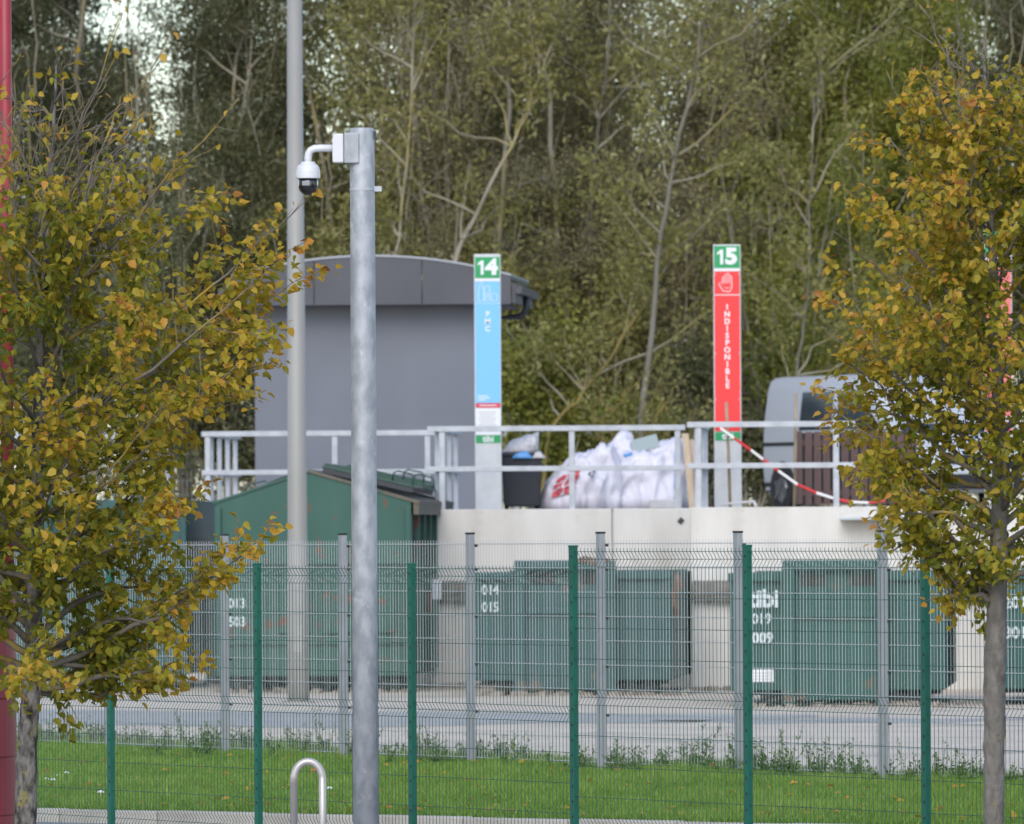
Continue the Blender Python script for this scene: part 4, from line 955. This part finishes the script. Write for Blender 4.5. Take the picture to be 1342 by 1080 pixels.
# ------------------------------------------------------------------ woodland behind the platform
def wood_tree(seed, m, H=13.0, nstem=3, spread=1.3, crown=2.3, nleaf=26000, z0=1.4, droop=.5, size=.076):
    rng = np.random.default_rng(seed); tk = MB(); anchors = []
    for s_ in range(nstem):
        a_ = rng.uniform(0, 6.28); lean = rng.uniform(.25, 1) * spread
        E = np.array([math.cos(a_) * lean, math.sin(a_) * lean, H * rng.uniform(.8, 1)]); O = np.array([math.cos(a_) * .15, math.sin(a_) * .15, 0])
        sp = wobble(O, E, 16, .10, rng); r0 = rng.uniform(.04, .085); tk.sweep(sp, list(np.linspace(r0, .012, 16)), 6)
        for b in range(19):
            u = rng.uniform(.10, .98); j = min(14, int(u * 15)); A = sp[j] + (sp[j + 1] - sp[j]) * (u * 15 - j)
            az = rng.uniform(0, 6.28); lg = crown * rng.uniform(.35, 1) * (1.1 - .45 * u); el = rng.uniform(.25, 1.1)
            Q = A + np.array([math.cos(az) * lg, math.sin(az) * lg, lg * el]); bp = wobble(A, Q, 8, .05, rng); tk.sweep(bp, list(np.linspace(.03 * (1.2 - u) + .01, .006, 8)), 4, False)
            for k in range(6):
                v = rng.uniform(.2, 1); jj = min(6, int(v * 7)); A2 = bp[jj]; Q2 = A2 + rng.normal(0, .45, 3) + np.array([0, 0, .35]); tk.sweep(wobble(A2, Q2, 5, .03, rng), list(np.linspace(.011, .005, 5)), 3, False)
                anchors.append((A2, Q2))
            anchors.append((bp[3], Q))
    for b in range(46):                       # brushwood: thin upright shoots through the crown
        a_ = rng.uniform(0, 6.28); r_ = crown * rng.uniform(.1, .8); A = np.array([math.cos(a_) * r_, math.sin(a_) * r_, rng.uniform(.2, H * .6)])
        tk.sweep(wobble(A, A + np.array([rng.normal(0, .5), rng.normal(0, .5), rng.uniform(1.2, 3.2)]), 8, .05, rng), list(np.linspace(.018, .006, 8)), 3, False)
    nA = len(anchors); per = rng.dirichlet(np.ones(nA) * 1.6) * nleaf; P = []; T = []
    for (A, Q), c_ in zip(anchors, per):
        c_ = int(c_); u = rng.uniform(0, 1.1, (c_, 1)); q = A + (Q - A) * u + rng.normal(0, .20, (c_, 3)); P.append(q); T.append(np.full(c_, rng.normal(0, .17)))
    P = np.concatenate(P); T = np.concatenate(T); keep = P[:, 2] > z0 * rng.uniform(.6, 1.2, len(P)); P, T = P[keep], T[keep]; N = len(P)
    d = rng.normal(0, .6, (N, 3)) + np.array([0, 0, -droop]); n = rng.normal(0, .8, (N, 3)) + np.array([0, 0, .5]); ln = rng.uniform(size * .7, size * 1.35, N)
    return mesh('trunk', tk.v, tk.f, M['bark_far'], True), leaf_mesh('crown', P, d, n, ln, ln * rng.uniform(.30, .50, N), np.clip(.42 + T + rng.normal(0, .20, N), 0, 1), m, True)
PROTO = {'dark': wood_tree(1, M['leaf_dark'], 13, 3, 1.2, 2.6, 82000, 1.0), 'dark2': wood_tree(6, M['leaf_dark'], 12.5, 2, .9, 2.4, 76000, .8),
         'olive': wood_tree(2, M['leaf_olive'], 13, 4, 1.6, 2.2, 68000, 2.0), 'olive2': wood_tree(3, M['leaf_olive'], 12.6, 3, 1.9, 2.3, 66000, 3.0),
         'brown': wood_tree(4, M['leaf_brown'], 12, 5, 1.8, 1.9, 52000, 2.0, size=.07), 'green': wood_tree(5, M['leaf_green'], 12.8, 3, 1.3, 2.4, 74000, 1.2)}
def plant(kind, x, D, sc, rz, label, name='woodland_tree', szx=1.0):
    p = px(x, 680, D); tk, cr = PROTO[kind]
    t = empty(name, (p.x, p.y, ZQ - .05), rz, label, 'tree', 'trees of the wood behind the platform'); t.scale = (sc * szx, sc * szx, sc)
    for nm, me in (('trunk', tk), ('crown', cr)):
        o = bpy.data.objects.new(nm, me); COL.objects.link(o); o.parent = t
TREES = [('dark2', 60, 162, 1.12, 3.7, 'dark tree glimpsed between the red mast and the sky gap'),
         ('dark', -70, 152, 1.0, .3, 'dark leafy tree rising behind the red mast at far left'),
         ('dark2', 112, 158, 1.05, 2.1, 'dark leafy tree behind the top of the left autumn tree'),
         ('dark', 262, 150, .93, 4.0, 'lower dark tree left of the lamp column below the sky gap'),
         ('dark2', 345, 155, .98, 1.2, 'dark leafy tree directly behind the lamp column'),
         ('olive', 455, 151, 1.0, 5.2, 'olive leafed tree directly behind the camera pole top'),
         ('olive2', 555, 154, 1.0, .9, 'olive tree with thin stems above the shed roof, left of sign 14'),
         ('brown', 605, 149, .95, 2.6, 'thinly leafed brownish tree above the shed roof near sign 14'),
         ('olive', 690, 156, 1.04, 3.5, 'olive leafed tree just right of sign 14'),
         ('brown', 745, 150, .98, 1.7, 'brownish twiggy tree above the black waste bin'),
         ('olive2', 830, 158, 1.06, 4.4, 'olive tree above the pile of white bags'),
         ('brown', 905, 152, 1.0, .2, 'brownish twiggy tree just left of sign 15'),
         ('dark2', 985, 159, 1.0, 3.0, 'darker green tree directly behind sign 15'),
         ('green', 1060, 152, .92, 2.2, 'bright green tree behind the silver van roof'),
         ('olive', 1130, 157, 1.05, 1.0, 'olive tree left of the top of the right autumn tree'),
         ('green', 1215, 153, .98, 5.0, 'green tree directly behind the right autumn tree'),
         ('olive2', 1300, 156, 1.02, 2.9, 'olive tree at the right edge behind the right autumn tree'),
         ('dark', 1390, 152, 1.0, 4.9, 'dark tree at the very right edge of the wood')]
for tr_ in TREES: plant(*tr_)

# shrubs in front of the wood
def shrub(x, D, W, H, n, m, seed, label, ns=14, size=.10, yellow=False, zlow=.1, den=1.0):
    rng = np.random.default_rng(seed); p0 = px(x, 690, D); t = empty('shrub', (p0.x, p0.y, ZQ - .05), 0, label, 'shrub', 'shrubs along the edge of the wood')
    P = []; T = []; tk = MB()
    for s_ in range(ns):
        az = rng.uniform(0, 6.28); rr_ = W * rng.uniform(.2, 1); E = np.array([math.cos(az) * rr_, math.sin(az) * rr_ * .6, H * rng.uniform(.55, 1)])
        sp = wobble(np.array([math.cos(az) * .1, math.sin(az) * .1, 0]), E, 9, .05, rng, .1); tk.sweep(sp, list(np.linspace(.028, .006, 9)), 5, False)
        for k in range(5):
            j = int(rng.integers(3, 9)); Q = sp[j] + rng.normal(0, .28, 3) + np.array([0, 0, .15]); tk.sweep(wobble(sp[j], Q, 5, .03, rng), list(np.linspace(.011, .004, 5)), 4, False)
            c_ = int(n / ns / 5 * rng.uniform(.3, 1.7)); u = rng.uniform(-.2, 1.1, (c_, 1)); P.append(sp[j] + (Q - sp[j]) * u + rng.normal(0, .13, (c_, 3))); T.append(np.full(c_, rng.normal(0, .18)))
    P = np.concatenate(P); T = np.concatenate(T); k_ = P[:, 2] > zlow; P, T = P[k_], T[k_]; N = len(P); ln = rng.uniform(size * .7, size * 1.3, N)
    local(tk, 'stems', M['twig_far'] if yellow else M['bark_far'], t, smooth=True)
    o = bpy.data.objects.new('foliage', leaf_mesh('foliage', P, rng.normal(0, 1, (N, 3)), rng.normal(0, .7, (N, 3)) + np.array([0, -.3, .6]), ln, ln * .5, np.clip(.45 + T + rng.normal(0, .18, N), 0, 1), m, True)); COL.objects.link(o); o.parent = t
M['twig_far'] = mat('yellow_lichen_stems', (.17, .14, .05), (.26, .19, .05), 2, .9)
shrub(715, 144, .95, 3.0, 9000, M['leaf_green'], 41, 'bright green shrub right beside the shed gutter')
shrub(300, 145, 1.5, 2.8, 9000, M['leaf_dark'], 42, 'dark shrub left of the shed wall behind the railing')
shrub(850, 141, 1.45, 2.3, 1500, M['leaf_olive'], 43, 'sprawling shrub with yellow lichened bare stems above the white bags', 16, .08, True)
shrub(800, 146, 1.7, 1.5, 7000, M['leaf_green'], 44, 'low green shrub behind the white bags')
shrub(985, 145, 1.0, 1.6, 6000, M['leaf_dark'], 45, 'low dark green shrub behind sign 15')
shrub(940, 146.5, 1.2, 3.4, 3500, M['leaf_dark'], 46, 'tall dark shrub between the white bags and sign 15')
shrub(545, 140, 1.2, 4.6, 1500, M['leaf_brown'], 47, 'thin bare stemmed shrub rising behind the shed roof', 14, .08)
shrub(1090, 145, 1.3, 3.2, 5000, M['leaf_green'], 48, 'loose green shrub behind the van roof')
shrub(100, 142, 1.6, 3.6, 10000, M['leaf_dark'], 49, 'dark shrub behind the middle of the left autumn tree')

shrub(430, 147, 1.6, 5.2, 9000, M['leaf_olive'], 50, 'tall olive bush behind the camera pole and shed roof', 18, .09)
shrub(640, 148, 1.7, 5.6, 10000, M['leaf_olive'], 51, 'tall olive bush behind sign 14 above the roof', 18, .09)
shrub(770, 148.5, 1.7, 4.6, 9000, M['leaf_olive'], 52, 'olive bush above the waste bin and bags', 18, .09)
shrub(890, 149, 1.6, 5.4, 9000, M['leaf_brown'], 53, 'brownish bush left of sign 15', 18, .09)
shrub(1020, 148, 1.5, 5.6, 9000, M['leaf_green'], 54, 'yellow-green bush between sign 15 and the van', 18, .09)
shrub(1150, 148, 1.7, 6.2, 10000, M['leaf_green'], 55, 'tall yellow-green bush beside the right autumn tree', 18, .09)
shrub(240, 148, 1.7, 5.8, 11000, M['leaf_dark'], 56, 'tall dark bush between the left autumn tree and the lamp column', 18, .09)
# slender leaning trunks that stand out
def slender(pts, D, r0, label, seed, nb=9, m=None):
    nb = nb * 2
    rng = np.random.default_rng(seed); W3 = [px(x, y, D) for x, y in pts]; W3 = [Vector((W3[0].x - (W3[1].x - W3[0].x) * .3, D, ZQ - .05))] + W3
    t = empty('slender_tree', W3[0], 0, label, 'tree', 'slender trees leaning in the wood')
    A = np.array([list(p - W3[0]) for p in W3]); u = np.linspace(0, len(A) - 1, 22); sp = np.stack([np.interp(u, range(len(A)), A[:, k]) for k in range(3)], 1) + rng.normal(0, .02, (22, 3))
    tk = MB().sweep(sp, list(np.linspace(r0, .015, 22)), 7); local(tk, 'trunk', m or M['bark_far'], t, smooth=True)
    br = MB(); P = []
    for k in range(nb):
        j = int(rng.integers(6, 21)); Q = sp[j] + np.array([rng.normal(0, .8), rng.normal(0, .4), rng.uniform(.3, 1.5)]); bp = wobble(sp[j], Q, 7, .05, rng); br.sweep(bp, list(np.linspace(.022, .006, 7)), 4, False)
        P.append(bp[3] + (Q - bp[3]) * rng.uniform(0, 1, (160, 1)) + rng.normal(0, .16, (160, 3)))
    tag(local(br, 'branches', M['bark_far'], t, smooth=True), kind='stuff')
    P = np.concatenate(P); N = len(P); ln = rng.uniform(.07, .14, N)
    o = bpy.data.objects.new('crown', leaf_mesh('crown', P, rng.normal(0, 1, (N, 3)), rng.normal(0, .7, (N, 3)) + np.array([0, 0, .6]), ln, ln * .45, np.clip(rng.normal(.5, .2, N), 0, 1), M['leaf_olive'], True)); COL.objects.link(o); o.parent = t
PALE = mat('pale_smooth_bark', (.14, .13, .10), (.20, .185, .145), 1.2, .9)
slender([(838, 600), (850, 480), (862, 340), (880, 240), (900, 140), (925, 40), (940, -60)], 143, .062, 'pale leaning trunk rising between the bags and sign 15', 5, 12, PALE)
slender([(560, 600), (600, 330), (640, 250), (690, 150), (720, 60)], 146, .05, 'leaning brown trunk crossing above the shed roof towards sign 14', 6, 10)
slender([(720, 560), (760, 520), (800, 470), (860, 380), (890, 300)], 143.5, .035, 'low leaning stem slanting up from the bin to the right', 7, 8, M['twig_far'])
slender([(770, 640), (775, 480), (770, 300), (790, 120), (800, -20)], 149, .04, 'thin upright trunk above the white bags', 8, 9, PALE)
slender([(1035, 620), (1045, 480), (1060, 380), (1062, 240), (1075, 60)], 144, .032, 'thin pale trunk just left of the van window', 9, 9, PALE)
slender([(440, 600), (520, 330), (535, 200), (540, 60), (548, -40)], 146, .03, 'thin upright trunk just right of the camera pole', 10, 9)

# deeper wood that reads as one mass
rng = np.random.default_rng(77); N = 300000
P = np.stack([rng.uniform(-17, 17, N), rng.uniform(163, 178, N), rng.uniform(0, 1, N)], 1)
hmax = np.array([noise.noise(Vector((x * .35, 3.1, 0))) for x in np.linspace(-17, 17, 300)]); hm = 12.2 + 2.6 * np.interp(P[:, 0], np.linspace(-17, 17, 300), hmax)
gap = np.exp(-((P[:, 0] + 6.0) / .6) ** 2) * 3.0; P[:, 2] = ZQ + P[:, 2] ** .85 * (hm - gap - ZQ)
den = np.array([noise.noise(Vector((p[0] * .8, p[1] * .5, p[2] * .8))) for p in P]); keep = den > -.32; P = P[keep]; N = len(P); ln = rng.uniform(.09, .16, N)
tint = np.clip(.45 + .45 * den[keep] + rng.normal(0, .17, N), 0, 1); left = P[:, 0] < -3.2 + rng.normal(0, 1.2, N)
for sel, m, lab in ((left, M['leaf_dark'], 'dense dark wood behind the nearer trees on the left'), (~left, M['leaf_olive'], 'dense olive wood behind the nearer trees, centre and right')):
    k_ = int(sel.sum()); o = bpy.data.objects.new('woodland', leaf_mesh('woodland', P[sel], rng.normal(0, .6, (k_, 3)) + np.array([0, 0, -.5]), rng.normal(0, .8, (k_, 3)) + np.array([0, 0, .5]), ln[sel], ln[sel] * .42, tint[sel], m, True))
    COL.objects.link(o); tag(o, lab, 'wood', kind='stuff')

# ------------------------------------------------------------------ grass, weeds and daisies on the verge
rng = np.random.default_rng(5); N = 330000
tq = rng.uniform(-6.4, 6.4, N); qq = rng.uniform(0.0, 1, N)
def strip_np(t, q):
    kx, ky = t, KA.y + KD.y * (t - KA.x); g_ = t * .92 + .25; gx_, gy_ = g_ + .55, GA.y + GD.y * g_ + .27
    return np.stack([kx + (gx_ - kx) * q, ky + (gy_ - ky) * q, -.115 + .125 * q + .02 * np.sin(t * 3 + q * 5) * np.clip(q * 6, 0, 1)], 1)
base = strip_np(tq, qq); cl = np.array([noise.noise(Vector((p[0] * 1.3, p[1] * .6, 0))) + .5 * noise.noise(Vector((p[0] * 5, p[1] * 2, 4))) for p in base])
hh = rng.uniform(.035, .085, N) * (1 + .55 * cl) + .05 * np.clip(cl - .35, 0, 1) + .05 * np.clip((qq - .86) * 7, 0, 1) * rng.random(N)
az = rng.uniform(0, 6.28, N); wd = rng.uniform(.004, .008, N); ln_ = np.stack([np.cos(az), np.sin(az), np.zeros(N)], 1); bend = rng.normal(0, .35, (N, 2)) * hh[:, None]
tipp = base + np.stack([bend[:, 0], bend[:, 1], hh], 1)
Vv = np.stack([base - ln_ * wd[:, None], base + ln_ * wd[:, None], tipp], 1).reshape(-1, 3)
tint = np.clip(.45 + .32 * cl + rng.normal(0, .16, N), 0, 1)
o = bpy.data.objects.new('grass', np_mesh('grass', Vv, np.arange(3 * N, dtype=np.int32).reshape(-1, 3), 3, M['grass'], np.repeat(tint, 3))); COL.objects.link(o); tag(o, 'short green grass of the verge between kerb and grey fence', 'grass', kind='stuff')
# weeds along the grey fence: thin stalks with small leaves
P, Dd, Nn, Ln, Wd, Ti = [], [], [], [], [], []; st_ = MB()
for i in range(380):
    t_ = rng.uniform(-6, 5.5); q_ = np.clip(rng.normal(.93, .05), .78, 1.0); b0 = strip_np(np.array([t_]), np.array([q_]))[0]
    dens = noise.noise(Vector((t_ * 1.4, 9, 0))); h_ = max(.07, rng.uniform(.08, .28) * (1 + 1.0 * dens)) * (1.5 if rng.random() < .10 else 1)
    for s_ in range(int(rng.integers(2, 5))):
        tp2 = b0 + np.array([rng.normal(0, .22) * h_, rng.normal(0, .22) * h_, h_ * rng.uniform(.7, 1.1)]); sp = wobble(b0, tp2, 5, .006, rng); st_.sweep(sp, [.0028, .0025, .002, .0018, .0012], 3, False)
        for k in range(int(6 + h_ * 40)):
            v = rng.uniform(.1, 1); P.append(b0 + (tp2 - b0) * v + rng.normal(0, .008, 3)); Dd.append(rng.normal(0, 1, 3) + np.array([0, 0, .2])); Nn.append(rng.normal(0, .5, 3) + np.array([0, 0, 1]))
            Ln.append(rng.uniform(.03, .075) * (1.2 - .7 * v)); Wd.append(Ln[-1] * .4); Ti.append(np.clip(rng.normal(.5, .2), 0, 1))
o = bpy.data.objects.new('weeds', leaf_mesh('weeds', np.array(P), np.array(Dd), np.array(Nn), np.array(Ln), np.array(Wd), np.array(Ti), M['weed'], True)); COL.objects.link(o); tag(o, 'straggling green weeds growing along the foot of the grey fence', 'weeds', kind='stuff')
sto = local(st_, 'weed_stalks', M['weed'], o); a_ = sto.data.attributes.new('tint', 'FLOAT', 'POINT'); a_.data.foreach_set('value', np.full(len(sto.data.vertices), .7, np.float32))
# daisies
dm_ = MB()
for (x, y) in ((61, 1021), (70, 1022), (77, 1016), (87, 1013), (102, 1003), (132, 1038), (452, 1002), (408, 1011), (437, 1027), (432, 1033), (948, 1027), (781, 1030)):
    sD = (y - 703) / 1.955 ; p = pxs(x, y, sD)
    for k in range(7):
        t = k * 6.283 / 7; c_ = p + Vector((.016 * math.cos(t), .016 * math.sin(t), .004)); dm_.box(c_, (.026, .016, .005), Matrix.Rotation(t, 3, 'Z') @ Matrix.Rotation(.5, 3, 'Y'))
    dm_.lathe([(.009, 0), (.007, .01)], p, 8)
    dm_.sweep([p, p - Vector((0, 0, .10))], .002, 4)
o = build(dm_, 'daisies', M['daisy']); tag(o, 'scattered small white daisies in the grass verge', 'flowers', kind='stuff')

# rubble swept against the foot of the containers
rng = np.random.default_rng(12); rb = MB(); V8 = [(-1, -1, -1), (1, -1, -1), (1, 1, -1), (-1, 1, -1), (-1, -1, 1), (1, -1, 1), (1, 1, 1), (-1, 1, 1)]
for P_, n_, wd_ in ((P14, 150, 2.6), (P15, 70, 2.5), (P13, 60, 2.5), (W14 - V * .5, 70, 1.2), (W15 - V * .5, 60, 1.2)):
    for i in range(n_):
        r_ = rng.uniform(.012, .055) ; c_ = P_ + U * rng.uniform(0, wd_) + V * rng.uniform(-.5, .35); c_.z = yz + r_ * .5
        Rm = Matrix.Rotation(rng.uniform(0, 6), 3, 'Z'); q = [c_ + Rm @ Vector((a * r_ * rng.uniform(.7, 1.4), b * r_ * rng.uniform(.7, 1.2), c * r_ * rng.uniform(.4, .8))) for a, b, c in V8]
        rb.add(q, [(3, 2, 1, 0), (4, 5, 6, 7), (0, 1, 5, 4), (1, 2, 6, 5), (2, 3, 7, 6), (3, 0, 4, 7)])
o = build(rb, 'rubble', mat('sandy_rubble', (.20, .16, .12), (.36, .31, .25), 6, .95)); tag(o, 'sandy rubble and grit swept against the feet of the containers', 'rubble', kind='stuff')

# fallen leaves on the verge and kerb
rng = np.random.default_rng(31); N = 420; tq = rng.uniform(-5, 5, N); qq = rng.uniform(0, 1, N) ** 1.4; Pf = strip_np(tq, np.nan_to_num(qq)) + np.array([0, 0, .055])
ln = rng.uniform(.04, .075, N)
o = bpy.data.objects.new('fallen_leaves', leaf_mesh('fallen_leaves', Pf, rng.normal(0, 1, (N, 3)) * [1, 1, .2], rng.normal(0, .3, (N, 3)) + np.array([0, -.2, 1]), ln, ln * .9, rng.uniform(.5, 1, N), M['leaf_fg'])); COL.objects.link(o); tag(o, 'fallen yellow and brown leaves scattered over the grass verge', 'leaves', kind='stuff')
